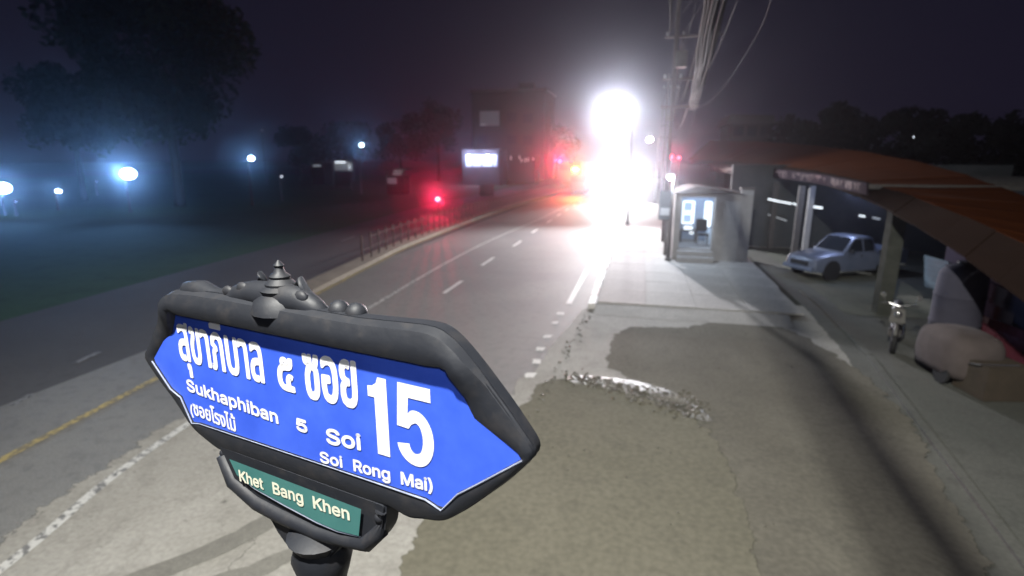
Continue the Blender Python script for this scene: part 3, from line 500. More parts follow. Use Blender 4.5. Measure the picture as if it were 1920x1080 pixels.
# dark cast body: back plate and a raised rim round the panel
B().prism([(p.x, p.y) for p in rounded(outer, .03)], -.012, .03, 'XZ').build('back_plate', M['iron'], sign, smooth=True, bevel=.006).location = (0, 0, Z0)
def rim(outl, inl, d0, d1, m, name):
    """rounded moulding between the two outlines"""
    N = 160
    def res(P):
        P = [Vector(p) for p in P]; seg = [(P[(i + 1) % len(P)] - P[i]).length for i in range(len(P))]; T = sum(seg); out = []
        i = 0; acc = 0
        for k in range(N):
            t = T * k / N
            while acc + seg[i] < t: acc += seg[i]; i += 1
            out.append(P[i].lerp(P[(i + 1) % len(P)], (t - acc) / seg[i]))
        return out
    o_ = res(rounded(outl, .02)); i_ = res(rounded(inl, .008, 2))
    # pair each outer point with its nearest inner point by angle
    vs = []; fs = []; prof = [(0, 0), (.12, .7), (.38, .95), (.68, 1), (.9, .85), (1, .35)]
    for k in range(N):
        for t, d in prof:
            q = o_[k].lerp(i_[k], t); f = max(0, min(1, (i_[k].y - .09) / .06)); vs.append(sp(q.x, q.y, d * (d1 * f - .019 * (1 - f)) if t < 1 else -.0138))
    m_ = len(prof)
    for k in range(N):
        for j in range(m_ - 1): fs.append((k * m_ + j, ((k + 1) % N) * m_ + j, ((k + 1) % N) * m_ + j + 1, k * m_ + j + 1))
    return B().add(vs, fs).build(name, m, sign, smooth=True)
def flip_start(P): return P
rim(outer, [(p[0] , p[1]) for p in panel], 0.0, -.042, M['iron'], 'frame')
plate([[tuple(p) for p in panel]], -.0135, 'panel', M['blue'], sign).build('name_panel', M['blue'], sign)
# worn bright edge along the lower lip
lip = [(-.60, -.004), (-.528, -.080), (-.483, -.098), (-.447, -.172), (-.41, -.165), (-.2, -.164), (.1, -.162), (.39, -.162), (.432, -.176), (.476, -.122), (.522, -.086), (.631, .002)]
B().tube([sp(u, v, -.0185) for u, v in lip], [.0012 if 3 < i < 7 else .0022 for i in range(len(lip))], 6).build('panel_edge', M['iron_lip'], sign, smooth=True)
D = -.0150
letters('th_a', -.457, .028, .022, .345, .385, .104, .0036, D, M['white'])
letters('th_5', -.055, .018, .018, .053, .385, .080, .0036, D, M['white'])
letters('th_s', .040, .014, .022, .164, .385, .112, .0042, D, M['white'])
letters('suk', -.448, -.069, -.086, .372, .727, .050, .0019, D, M['white'])
letters('5', -.006, -.087, -.087, .034, .727, .045, .0026, D, M['white'])
letters('soi', .096, -.098, -.088, .108, .727, .055, .0024, D, M['white'])
letters('par', -.449, -.147, -.147, .010, .727, .045, .0012, D, M['white'])
letters('th_r', -.434, -.142, -.153, .182, .385, .034, .0014, D, M['white'])
letters('soi', .067, -.158, -.153, .073, .727, .041, .0016, D, M['white'])
letters('srm2', .178, -.151, -.145, .110, .727, .042, .0016, D, M['white'])
letters('srm3', .322, -.144, -.138, .086, .727, .043, .0016, D, M['white'])
one = [(.238, .058), (.238, .084), (.252, .086), (.263, .094), (.269, .109), (.293, .109), (.293, -.084), (.257, -.084), (.257, .058)]
def arc(cx, cy, rx, ry, a0, a1, n=16): return [(cx + rx * math.cos(R(a0 + (a1 - a0) * i / n)), cy + ry * math.sin(R(a0 + (a1 - a0) * i / n))) for i in range(n + 1)]
five = [(.325, .109), (.412, .109), (.412, .077), (.352, .077), (.349, .038)] + [(.356, .046)] + arc(.370, -.018, .047, .068, 100, -90, 18) + arc(.366, -.032, .050, .054, -95, -172, 8) + [(.350, -.034)] + arc(.367, -.030, .017, .026, -170, -80, 6) + arc(.370, -.018, .018, .038, -60, 95, 10) + [(.358, .014), (.350, .002), (.318, .004)]
for q in (one, five): plate([q], D, 'd', M['white'], sign).build('lettering', M['white'], sign)
# lower green plate in its cast bracket
gout = [(-.345, -.215), (-.322, -.262), (-.287, -.323), (-.235, -.355), (-.183, -.378), (-.150, -.405), (-.136, -.430), (-.093, -.470), (-.05, -.480), (.045, -.470), (.075, -.432), (.117, -.383), (.16, -.385), (.19, -.375), (.225, -.350), (.258, -.300), (.272, -.215)]
gpl = [(-.286, -.242), (-.262, -.286), (-.194, -.306), (-.079, -.321), (.04, -.334), (.11, -.336), (.185, -.326), (.200, -.245)]
B().prism([(p.x, p.y) for p in rounded(gout, .02)], -.016, .045, 'XZ').build('lower_bracket', M['iron'], sign, smooth=True, bevel=.006).location = (0, 0, Z0)
plate([gpl], -.024, 'g', M['green'], sign).build('district_plate', M['green'], sign)
B().tube([sp(u, v - .005, -.020) for u, v in gpl[1:-1]], [.002, .003, .004, .004, .003, .002], 8).build('plate_rim', M['iron_lip'], sign, smooth=True)
B().tube([sp(u, v, -.010) for u, v in ((-.335, -.25), (-.30, -.325), (-.2, -.362), (-.10, -.372), (.03, -.378), (.12, -.368), (.2, -.35), (.245, -.30), (.252, -.24))], [.018, .022, .024, .024, .022, .02, .022, .02, .016], 10).build('bracket_moulding', M['iron'], sign, smooth=2)
B().ball(sp(.245, -.262, -.014), .013, 12, (1, .7, 1)).build('bolt', M['iron'], sign, smooth=2)
B().ball(sp(-.335, -.245, -.010), .011, 12, (1, .7, 1)).build('bolt', M['iron'], sign, smooth=2)
letters('k1', -.248, -.299, -.297, .096, .727, .048, .0015, -.0255, M['cream'])
letters('k2', -.112, -.297, -.293, .112, .727, .048, .0015, -.0255, M['cream'])
letters('k3', .038, -.293, -.288, .122, .727, .048, .0015, -.0255, M['cream'])
# post with turned mouldings
pz = Z0 - .42
prof = [(.11, 0), (.11, .12), (.085, .16), (.06, .22), (.055, .6), (.07, .64), (.055, .68), (.050, 1.4), (.052, pz - .42), (.066, pz - .38), (.066, pz - .33), (.052, pz - .28), (.055, pz - .16), (.072, pz - .10), (.082, pz - .06), (.07, pz - .02), (.088, pz + .01), (.05, pz + .03)]
B().lathe((0, .02, 0), prof, 20).build('post', M['iron'], sign, smooth=True)
# crest on top: leaf scrolls, central spire, two knobs
c = B()
c.tube([sp(u, v, .015) for u, v in ((-.46, .205), (-.42, .228), (-.36, .232), (-.30, .222), (-.24, .228), (-.19, .243), (-.14, .25), (-.055, .25), (.02, .248), (.06, .236), (.10, .222))], [.012, .026, .030, .024, .026, .030, .034, .04, .036, .028, .016], 12)
for u, v, r in ((-.23, .248, .016), (-.17, .262, .018), (.035, .262, .018)): c.ball(sp(u, v, .0), r, 12, (1.3, .7, 1))
c.build('crest_scrolls', M['iron'], sign, smooth=2)
B().lathe(sp(-.055, .215, .02), [(.075, 0), (.066, .03), (.045, .045), (.050, .055), (.036, .064), (.037, .070), (.024, .082), (.026, .088), (.014, .098), (.010, .110), (.013, .115), (.002, .128)], 14).build('crest_spire', M['iron'], sign, smooth=True)
for s_ in (-1, 1): B().tube([sp(-.055 + s_ * .05, .23, .02), sp(-.055 + s_ * .085, .275, .02), sp(-.055 + s_ * .07, .30, .02), sp(-.055 + s_ * .055, .285, .02)], [.016, .014, .01, .006], 8).build('crest_wing', M['iron'], sign, smooth=2)
for u in (.135, .188): B().ball(sp(u, .238, .02), .026, 14, (1, 1, 1)).build('crest_knob', M['iron'], sign, smooth=2)

# ================================================================ MEDIAN RAILING
rl = [p + Vector((-.45, 0, .14)) for p in med_line if 18 < p.y < 95]
rl.sort(key=lambda p: p.y)
fence = thing('median_railing', 'low dark red post and rail fence along the median strip', 'railing', (0, 0, 0))
def along(line, step):
    out = []; acc = 0; nxt = 0
    for i in range(len(line) - 1):
        a, c = line[i], line[i + 1]; l = (c - a).length
        while nxt <= acc + l: out.append(a.lerp(c, (nxt - acc) / l)); nxt += step
        acc += l
    return out
posts = along(rl, .92)
pm = None
for i, p in enumerate(posts):
    hgt = 1.0
    if pm is None: pm = B().box((0, 0, .5), (.055, .055, 1.0)).box((0, 0, 1.01), (.075, .075, .02)).build('post', M['rail_red'], fence); o = pm
    else: o = pm.copy(); COL.objects.link(o)
    o.location = p; o.scale = (1, 1, hgt)
for h in (.42, .85):
    B().tube([p + Vector((0, 0, h if p.y >= 19 or h < .5 else .5)) for p in posts if h < .5 or p.y > 18.8], .018, 6).build('rail', M['rail_red'], fence)

# ================================================================ ROADSIDE LAMPS
def pole_lamp(loc, lens_r, lens_m, label, group, armlen=.5, name='street_lamp', rz=0, cat='street lamp'):
    x, y, z = loc; t = thing(name, label, cat, (x - armlen * math.cos(rz), y - armlen * math.sin(rz), 0), rz, group)
    B().lathe((0, 0, 0), [(.13, 0), (.13, .2), (.08, .25), (.05, z + .05), (.03, z + .12)], 10).build('pole', M['steel'], t, smooth=True)
    B().tube([(0, 0, z), (armlen * .5, 0, z + .16), (armlen, 0, z + .14)], .03, 6).build('arm', M['steel'], t)
    B().box((armlen, 0, z + .10), (.42, .26, .09), 0, .8).build('lamp_housing', M['steel'], t)
    B().ball((armlen, 0, z), lens_r, 14, (1, 1, .8)).build('lamp_lens', lens_m, t, smooth=2)
    return t
pole_lamp(FLOOD, .22, M['lens_white'], 'tallest street lamp with a huge white glare above the road', None, 1.0, rz=math.pi)
p = A(1218, 262, 52); pole_lamp(p, .26, M['lens_white'], 'farther street lamp glaring just right of the biggest one', None, .8, rz=math.pi)
lamp('street_light_far', 'POINT', p, 2600, (.95, .95, 1.0), .25)
# green-blue lamps on the left of the field
GK = 3.4
LEFTL = [((6, 353), 30, .48, 1700, 'blue white garden lamp cut by the left picture edge'),
         ((110, 358), 34, .20, 300, 'small sparkling garden lamp between the two big left lamps'),
         ((241, 326), 34, .52, 1900, 'brightest blue white garden lamp on the left field'),
         ((471, 297), 42, .26, 330, 'small blue lamp at the foot of the big left tree'),
         ((678, 272), 60, .26, 260, 'small tilted lamp high beside the lit bus shelter')]
for (px, py), Y, r, pw, lab in LEFTL:
    p = A(px, py, Y); pole_lamp(p, r, M['lens_blue'], lab, 'lamps on the left field', .4, name='garden_lamp', cat='garden lamp')
    lamp('garden_light', 'SPOT', p + Vector((0, -r * 1.05, 0)), pw * GK, (.24, .52, 1.0), r * .6, aim=(-1, 0, 10), size=60, blend=1)
for (px, py), Y, r, lab in (((528, 331), 48, .07, 'tiny white lamp low on the field right of the blue lamps'), ((181, 340), 50, .035, 'pin prick lamp left of the brightest garden lamp'),
                          ((492, 244), 80, .05, 'pin prick lamp high above the small blue lamp'), ((30, 378), 30, .03, 'faint lamp below the lamp at the left edge')):
    p = A(px, py, Y); pole_lamp(p, r, M['lens_soft'], lab, None, .2, name='garden_lamp', cat='garden lamp')

# ================================================================ TREES
def crown(n, rx, ry, rz, leaf, lobes):
    b = B(); L = []
    for i in range(lobes):
        a = random.uniform(0, 6.28); u = random.uniform(-.55, .95); k = math.sqrt(max(0, 1 - u * u * .8)) * random.uniform(.35, .9)
        L.append((Vector((rx * k * math.cos(a), ry * k * math.sin(a), rz * u * .8)), random.uniform(.22, .42)))
    for i in range(n):
        c, s = random.choice(L); d = Vector((random.gauss(0, 1), random.gauss(0, 1), random.gauss(0, 1))).normalized() * random.random() ** .4
        p = c + Vector((d.x * rx * s, d.y * ry * s, d.z * rz * s)); q = Matrix.Rotation(random.uniform(0, 6.3), 3, (random.uniform(-1, 1), random.uniform(-1, 1), random.uniform(-1, 1)))
        l = leaf * random.uniform(.6, 1.4)
        b.add([p + q @ Vector(v) for v in ((-l, 0, 0), (0, -l * .5, 0), (l, 0, l * .2), (0, l * .5, 0))], [(0, 1, 2, 3)])
    return b, L
def tree(x, y, h, rx, rz, label, n=5000, leaf=.28, m='leaf', lobes=26, group='dark trees against the night sky', name='tree', tr=.3):
    t = thing(name, label, 'tree', (x, y, 0), 0, group)
    cb, L = crown(n, rx, rx * .8, rz, leaf, lobes); cz = h - rz
    cb.v = [v + Vector((0, 0, cz)) for v in cb.v]; cb.build('crown', M[m], t)
    b = B(); b.tube([(0, 0, 0), (tr * .3, 0, cz * .35), (0, tr * .4, cz * .7), (0, 0, cz)], [tr, tr * .8, tr * .65, tr * .45], 9)
    for c, s in L[:9]: b.tube([(0, 0, cz * .6), tuple(c * .5 + Vector((0, 0, cz * .9))), tuple(c + Vector((0, 0, cz)))], [tr * .4, tr * .25, tr * .08], 6)
    b.build('trunk', M['bark'], t, smooth=True)
    return t
p = A(330, 330, 40); tree(p.x, p.y, 20.5, 8.4, 9.0, 'tallest dark tree above the blue lamps on the left field', 17000, .33, 'leaf', 40, tr=.45)
p = A(150, 330, 44); tree(p.x, p.y, 13, 5, 5, 'dark tree behind the left garden lamps', 6000, .33, 'leaf', 26)
for i, (px, top, Y, wpx, lab) in enumerate(((560, 236, 95, 110, 'low dark tree right of the big left tree'), (660, 226, 95, 120, 'low dark tree behind the bus shelter'), (750, 214, 98, 110, 'dark tree between the bus shelter and the round tree'),
        (822, 180, 100, 90, 'rounded dark tree just left of the dark building'), (1045, 235, 120, 90, 'dark tree behind the glare right of the building'),
        (1565, 196, 62, 110, 'tallest tree silhouette above the orange awning'), (1480, 212, 66, 110, 'tree silhouette left of the tallest above the awning'), (1700, 205, 60, 160, 'wide tree silhouette above the right of the awning'), (1850, 215, 50, 190, 'tree silhouette at the right picture edge'))):
    p = A(px, 300, Y); h = 4 + (300 - top) / 1000 * (A(px, top, Y) - C0).dot(fw) if False else A(px, top, Y).z
    rx = wpx / 1000 * (p - C0).dot(fw) * .55; tree(p.x, p.y, h, rx, max(2.2, h * .42), lab, 3600, .34, 'leaf2', 20)

# ================================================================ FAR BUILDINGS
def block(px0, px1, top, Y, depth, name, label, cat, m, z_bot=0):
    a, c = A(px0, top, Y), A(px1, top, Y); t = thing(name, label, cat, ((a.x + c.x) / 2, Y, 0)); w = c.x - a.x; h = (a.z + c.z) / 2
    B().box((0, depth / 2, h / 2), (w, depth, h)).build('wall', m, t); return t, w, h
t, w, h = block(884, 1022, 172, 110, 12, 'apartment_block', 'dark block with one dim louvred window behind the lit shop', 'building', M['bldg'])
B().box((0, 6, h + .25), (w + .6, 12.6, .5)).build('roof', M['roof_dark'], t)
B().box((w * .2, 5, h + 1.3), (3, 3, 1.6)).build('water_tank', M['bldg'], t)
a, c = A(900, 236, 110), A(936, 208, 110)
wx = (a.x + c.x) / 2 - t.location.x; wz = (a.z + c.z) / 2; ww, wh = abs(c.x - a.x), abs(c.z - a.z)
f = B().box((wx, -.05, wz), (ww, .08, wh)).build('window', M['win_dim'], t)
for k in range(7): B().box((wx, -.12, wz - wh / 2 + wh * (k + .5) / 7), (ww, .03, .05)).build('louvre', M['bldg'], f)
B().box((wx - ww * .32, -.14, wz - wh * .42), (ww * .3, .04, .12)).build('light_strip', M['tube_dim'], f)
for i, (px, py) in enumerate(((960, 220), (990, 222), (905, 262), (960, 262), (990, 263))):
    q = A(px, py, 110); g_ = B().box((q.x - t.location.x, -.03, q.z), (2.0, .06, 1.7)).build('window', M['glass_dark'], t)
    B().box((q.x - t.location.x, -.08, q.z - .95), (2.3, .12, .12)).build('sill', M['bldg'], g_)
# lit shop
t, w, h = block(866, 936, 281, 84, 5, 'shop', 'small lit shop with two bright lamps under its canopy', 'shop', M['bldg_pale'])
a, c = A(874, 312, 84), A(932, 290, 84)
B().box(((a.x + c.x) / 2 - t.location.x, -.06, (a.z + c.z) / 2), (c.x - a.x, .08, c.z - a.z)).build('shopfront', M['shop_lit'], t)
B().box((0, -.8, h + .05), (w + .8, 1.8, .12)).build('canopy', M['roof_dark'], t)
for px in (886, 904, 924):
    q = A(px, 300, 84); B().box((q.x - t.location.x, -.14, q.z - .3), (.12, .08, c.z - a.z)).build('mullion', M['bldg'], t)
for px, py, lab in ((880, 293, 'left bright lamp under the shop canopy'), (914, 293, 'right bright lamp under the shop canopy')):
    q = A(px, py, 83.4); o = B().ball((0, 0, 0), .22, 12, (1.5, .6, .7)).build('shop_lamp', M['lens_blue'], None, smooth=2, loc=q); tag(o, lab, 'lamp', 'lamps under the shop canopy')
    lamp('shop_light', 'POINT', q + Vector((0, -.5, 0)), 700, (.55, .62, 1.0), .2)
B().box((A(912, 338, 60).x, 60, .6), (1.6, .5, 1.2)).build('ticket_box', M['bldg_pale']); o = bpy.data.objects['ticket_box']; tag(o, 'small pale utility box standing below the lit shop', 'utility box')
# faint row of stalls right of the shop
t, w, h = block(955, 1003, 292, 92, 4, 'market_stall', 'dim row of stalls with tiny lights right of the shop', 'stall', M['bldg'])
for px, py in ((958, 296), (974, 295), (978, 301), (985, 300), (990, 299), (1000, 298)):
    q = A(px, py, 91.9); B().box((q.x - t.location.x, -.12, q.z), (.14, .06, random.uniform(.3, .8))).build('light', M['tube_dim'], t)
# bus shelter with lit back wall
p = A(640, 322, 66); sh = thing('bus_shelter', 'small lit shelter with sloping roof across the field', 'shelter', (p.x, p.y, 0))
kx = 66 * 1.0
def rel(px, py, Y=66): q = A(px, py, Y); return Vector((q.x - p.x, q.y - p.y, q.z))
a, c = rel(624, 320), rel(656, 303)
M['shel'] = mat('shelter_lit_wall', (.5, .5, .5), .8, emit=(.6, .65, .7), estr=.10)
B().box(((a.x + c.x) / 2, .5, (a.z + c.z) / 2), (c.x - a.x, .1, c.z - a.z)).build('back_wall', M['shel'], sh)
B().box(((a.x + c.x) / 2, 0, c.z + .15), (c.x - a.x + .5, 1.6, .12)).build('roof', M['roof_dark'], sh)
B().box(((a.x + c.x) / 2 - .3, .3, c.z - .06), (1.5, .1, .16)).build('lamp_tube', M['tube'], sh)
B().box((c.x - .1, .1, (a.z + c.z) / 2 - .1), (.2, .08, .7)).build('lit_panel', M['tube'], sh)
for x_ in (a.x, c.x): B().box((x_, 0, c.z / 2), (.1, .1, c.z)).build('post', M['steel'], sh)
B().box(((a.x + c.x) / 2, .2, .45), (c.x - a.x - .6, .4, .08)).build('bench', M['steel'], sh)
# parked tuk-tuk like kiosk at (745,305)
p2 = A(745, 322, 60); kz = thing('drinks_kiosk', 'small dark kiosk with glinting chrome shelf right of the shelter', 'kiosk', (p2.x, p2.y, 0))
B().box((0, 0, 1.1), (2.4, 1.4, 2.2)).build('body', M['bldg'], kz, bevel=.1)
B().box((0, 0, 3.0), (2.9, 1.9, .1)).build('roof', M['roof_dark'], kz)
for s_ in (-1, 1): B().cyl((s_ * 1.1, -.6, 2.2), (s_ * 1.1, -.6, 3.0), .03).build('post', M['chrome'], kz)
for k in range(3): B().box((.3 + .1 * k, -.75, 2.35 + .22 * k), (1.1, .05, .05)).build('shelf_light', M['tube_dim'], kz)
B().box((-.4, -.74, 1.6), (1.2, .04, .7)).build('counter_panel', M['win_dim'], kz)
t, w, h = block(582, 606, 306, 80, 3, 'far_house', 'barely lit flat house left of the shelter', 'house', M['bldg'])
B().box((0, -.05, h - .4), (w * .6, .06, .18)).build('light_strip', M['tube_dim'], t)
B().box((0, 1.5, h + .1), (w + .5, 3.4, .2)).build('roof', M['roof_dark'], t)
# pale house at right behind the awning
t, w, h = block(1368, 1448, 232, 70, 8, 'pale_house', 'pale house behind the near end of the orange awning', 'house', M['bldg_pale'])
B().prism([(-w / 2 - .4, h), (w / 2 + .4, h), (w / 2, h + .9), (-w / 2, h + 1.1)], -.4, 8.4, 'XZ').build('roof', M['roof_dark'], t)
for px in (1385, 1410, 1435):
    q = A(px, 246, 70); f = B().box((q.x - t.location.x, -.04, q.z), (1.1, .06, 1.1)).build('window', M['glass_dark'], t)
    B().box((q.x - t.location.x, -.09, q.z - .62), (1.3, .1, .08)).build('sill', M['bldg_pale'], f)
p = A(1713, 257, 55); o = B().ball((0, 0, 0), .045, 8).build('window_light', M['lens_soft'], None, loc=p); tag(o, 'single pin prick light among the right hand trees', 'light')

# ================================================================ GUARD BOOTH
BY = 22.0; bx0, bx1 = 1.35, 3.75
booth = thing('guard_booth', 'small gabled guard booth with lit windows and two steps', 'guard booth', (0, 0, 0))
bz0 = PZ; H_ = 2.75
dx0, dx1 = A(1277, 400, BY).x, A(1338, 400, BY).x
dz1, dz0 = A(1300, 370, BY).z, A(1300, 466, BY).z
wall = B()
wall.box(((bx0 + dx0) / 2, BY + .08, H_ / 2), (dx0 - bx0, .16, H_)).box(((dx1 + bx1) / 2, BY + .08, H_ / 2), (bx1 - dx1, .16, H_))
wall.box(((dx0 + dx1) / 2, BY + .08, (dz1 + H_) / 2), (dx1 - dx0, .16, H_ - dz1)).box(((dx0 + dx1) / 2, BY + .08, dz0 / 2), (dx1 - dx0, .16, dz0))
wall.box((bx0 + .08, BY + 1.4, H_ / 2), (.16, 2.48, H_)).box((bx1 - .08, BY + 1.4, H_ / 2), (.16, 2.48, H_))
wall.build('wall', M['booth_wall'], booth)
B().box(((bx0 + bx1) / 2, BY + 2.55, H_ / 2), (bx1 - bx0 - .33, .1, H_)).build('inner_wall', M['inside'], booth)
B().box(((bx0 + bx1) / 2, BY + 1.3, dz0 - .03), (bx1 - bx0 - .33, 2.4, .06)).build('floor', M['booth_wall'], booth)
mx = A(1310, 352, BY).x; 
B().prism([(bx0 - .1, H_), (bx1 + .1, H_), (mx + .15, A(1310, 352, BY).z + .05), (mx - .15, A(1310, 352, BY).z + .05)], BY - .15, BY + 2.8, 'XZ').build('roof', M['roof_dark'], booth)
B().box(((dx0 + dx1) / 2, BY - .02, dz1 + .06), (dx1 - dx0 + .3, .10, .10)).build('lintel', M['booth_wall'], booth)
for x_ in (dx0 - .05, dx1 + .05): B().box((x_, BY - .03, (dz0 + dz1) / 2), (.08, .08, dz1 - dz0)).build('door_frame', M['booth_wall'], booth)
for k in range(2): B().box(((dx0 + dx1) / 2, BY - .2 - .28 * (1 - k), bz0 + .10 + .2 * k), (dx1 - dx0 + .15, .3, .2)).build('step', M['booth_wall'], booth, bevel=.015)
def booth_window(px0, px1, py0, py1, bars_h, bars_v):
    Y = BY + 2.46; a, c = A(px0, py1, Y), A(px1, py0, Y); w_, h_ = c.x - a.x, c.z - a.z
    f = B(); t_ = .07
    f.box((a.x + w_ / 2, Y, c.z), (w_, .06, t_)).box((a.x + w_ / 2, Y, a.z), (w_, .06, t_)).box((a.x, Y, a.z + h_ / 2), (t_, .06, h_)).box((c.x, Y, a.z + h_ / 2), (t_ * 1.6, .06, h_))
    for k in bars_h: f.box((a.x + w_ / 2, Y, a.z + h_ * k), (w_, .05, .045))
    for k in bars_v: f.box((a.x + w_ * k, Y - .004, a.z + h_ / 2), (.04, .05, h_))
    o_ = f.build('window', M['win_frame'], booth)
    return o_, a, c, Y
o_, a, c, Y_ = booth_window(1279, 1301, 378, 418, (.42, .55), ())
B().box(((a.x + c.x) / 2, Y_ + .02, (a.z + c.z) / 2), (c.x - a.x, .02, c.z - a.z)).build('pane', mat('dim_pane', (.3, .4, .55), .4, emit=(.35, .45, .66), estr=.55), o_)
o_, a, c, Y_ = booth_window(1320, 1334, 379, 424, (), (.3, .6))
B().box(((a.x + c.x) / 2, Y_ + .02, (a.z + c.z) / 2), (c.x - a.x, .02, c.z - a.z)).build('pane', M['win_lit'], o_)
q = A(1290, 427, BY + 1.9); o = B().box((0, 0, 0), (.34, .3, .12)).box((.16, .05, -.2), (.16, .2, .14)).build('monitor', M['win_frame'], None, loc=q); tag(o, 'white lit device standing on the booth desk', 'monitor')
desk = thing('booth_desk', 'dark desk inside the guard booth under the left window', 'desk', (A(1290, 440, BY + 1.9).x, BY + 1.9, dz0))
hd = q.z - .06 - dz0
B().box((0, 0, hd - .03), (.7, .6, .05)).build('desk_top', M['steel'], desk)
for sx_ in (-1, 1):
    for sy_ in (-1, 1): B().box((sx_ * .31, sy_ * .26, (hd - .055) / 2), (.05, .05, hd - .055)).build('leg', M['steel'], desk)
q = A(1316, 455, BY + 1.0); ch = thing('booth_chair', 'dark chair just inside the booth doorway', 'chair', (q.x, BY + 1.0, dz0))
B().box((0, 0, .45), (.46, .46, .07)).build('seat', M['plastic'], ch, bevel=.02); B().box((-.05, .2, .80), (.44, .06, .5)).build('backrest', M['plastic'], ch, bevel=.02)
for sx_ in (-1, 1):
    for sy_ in (-1, 1): B().cyl((sx_ * .19, sy_ * .19, 0), (sx_ * .19, sy_ * .19, .42), .018).build('leg', M['chrome'], ch)
q = A(1330, 438, BY + 1.6); o = B().lathe((0, 0, 0), [(.14, 0), (.16, .1), (.14, .5), (.08, .58), (.08, .64)], 14).build('water_bottle', mat('pale_bottle', (.5, .6, .72), .25, emit=(.5, .62, .8), estr=.12), None, smooth=True, loc=(q.x, q.y, dz0)); tag(o, 'pale water dispenser bottle at the right of the booth doorway', 'bottle')
lamp('booth_light', 'POINT', ((bx0 + bx1) / 2 - .1, BY + 1.3, 2.5), 60, (.62, .78, 1.0), .12)
# blue-lit flank of the booth: side panel set against the lane wall
sw = thing('side_wall', 'grey wall standing right of the guard booth', 'wall', (3.98, 22.2, 0))
B().box((0, .1, 1.45), (.44, .22, 2.9)).build('wall_face', M['booth_wall'], sw); B().box((0, .1, 2.93), (.54, .3, .07)).build('coping', M['roof_dark'], sw)
p = A(1257, 333, BY - .3); pole_lamp(p, .10, mat('booth_lamp_lens', (1, 1, 1), .3, emit=(.85, .93, 1.0), estr=30), 'small white lamp on a pole at the left corner of the guard booth', None, .12, name='corner_lamp', rz=math.pi, cat='lamp')
lamp('corner_light', 'POINT', p + Vector((0, -.12, 0)), 420, (.72, .84, 1.0), .09)
# notice box on posts left of the booth
a, c = A(1234, 412, 23), A(1262, 358, 23); nb = thing('notice_board', 'grey notice cabinet on a post left of the guard booth', 'notice board', ((a.x + c.x) / 2, 23, 0))
B().box((0, 0, (a.z + c.z) / 2), (c.x - a.x, .25, c.z - a.z)).build('cabinet', M['wall_grey'], nb, bevel=.02)
B().box((-.02, -.14, a.z + .35), ((c.x - a.x) * .7, .02, .3)).build('notice', M['booth_wall'], nb)
B().box((.1, 0, a.z / 2), (.12, .12, a.z)).build('post', M['steel'], nb)

# ================================================================ SHED WITH ORANGE AWNING
shed = thing('roadside_shed', 'long open shed under a sloping orange awning on the right', 'shed', (0, 0, 0))
up_px = [(1286, 262), (1360, 264), (1440, 267), (1530, 274), (1620, 286), (1720, 305), (1820, 333), (1930, 374), (2100, 450), (2500, 660), (3100, 1000)]
mid_px = [(1290, 300), (1360, 303), (1440, 309), (1530, 322), (1620, 342), (1720, 374), (1820, 415), (1930, 465), (2100, 545), (2500, 760)]
low_px = [(1292, 306), (1360, 312), (1440, 322), (1530, 342), (1620, 372), (1720, 426), (1820, 492), (1930, 575), (2100, 700), (2400, 830)]
def lerp(a, b, t): return a + (b - a) * t
U = [onX(px, py, 9.0) for px, py in up_px]; Mi = [onX(px, py, 6.3) for px, py in mid_px]; Lo = [onX(px, py, 5.9) for px, py in low_px]
Lo = [onX(px, py, 5.9) for px, py in low_px]
# keep each edge at one sensible height profile: sheets join by station along the road
def station(line, y):
    L = sorted(line, key=lambda p: p.y)
    if y <= L[0].y: return L[0]
    for i in range(len(L) - 1):
        if L[i].y <= y <= L[i + 1].y:
            t = (y - L[i].y) / (L[i + 1].y - L[i].y); return L[i].lerp(L[i + 1], t)
    return L[-1]
ys = [9 + 1.1 * k for k in range(0, 60)]
def roof_strip(line_a, line_b, name, m, th=.04, corr=.0):
    y0 = max(min(p.y for p in line_a), min(p.y for p in line_b)); y1 = min(max(p.y for p in line_a), max(p.y for p in line_b))
    n = int((y1 - y0) / 1.05)
    first = True
    for k in range(n):
        ya, yb = y0 + (y1 - y0) * k / n, y0 + (y1 - y0) * (k + 1) / n - .02
        a1, a2, b1, b2 = station(line_a, ya), station(line_a, yb), station(line_b, ya), station(line_b, yb)
        dz_ = Vector((0, 0, th)); rr = Vector((0, 0, random.uniform(-.012, .012)))
        b = B(); vs = [a1 + rr, a2 + rr, b2 + rr, b1 + rr]; b.add([*vs, *[v + dz_ for v in vs]], [(0, 1, 2, 3), (4, 5, 6, 7), (0, 1, 5, 4), (1, 2, 6, 5), (2, 3, 7, 6), (3, 0, 4, 7)])
        b.build(name, m, shed)
roof_strip(U, Mi, 'roof_sheet', M['orange'])
roof_strip(Mi, Lo, 'awning_flap', M['brown'])
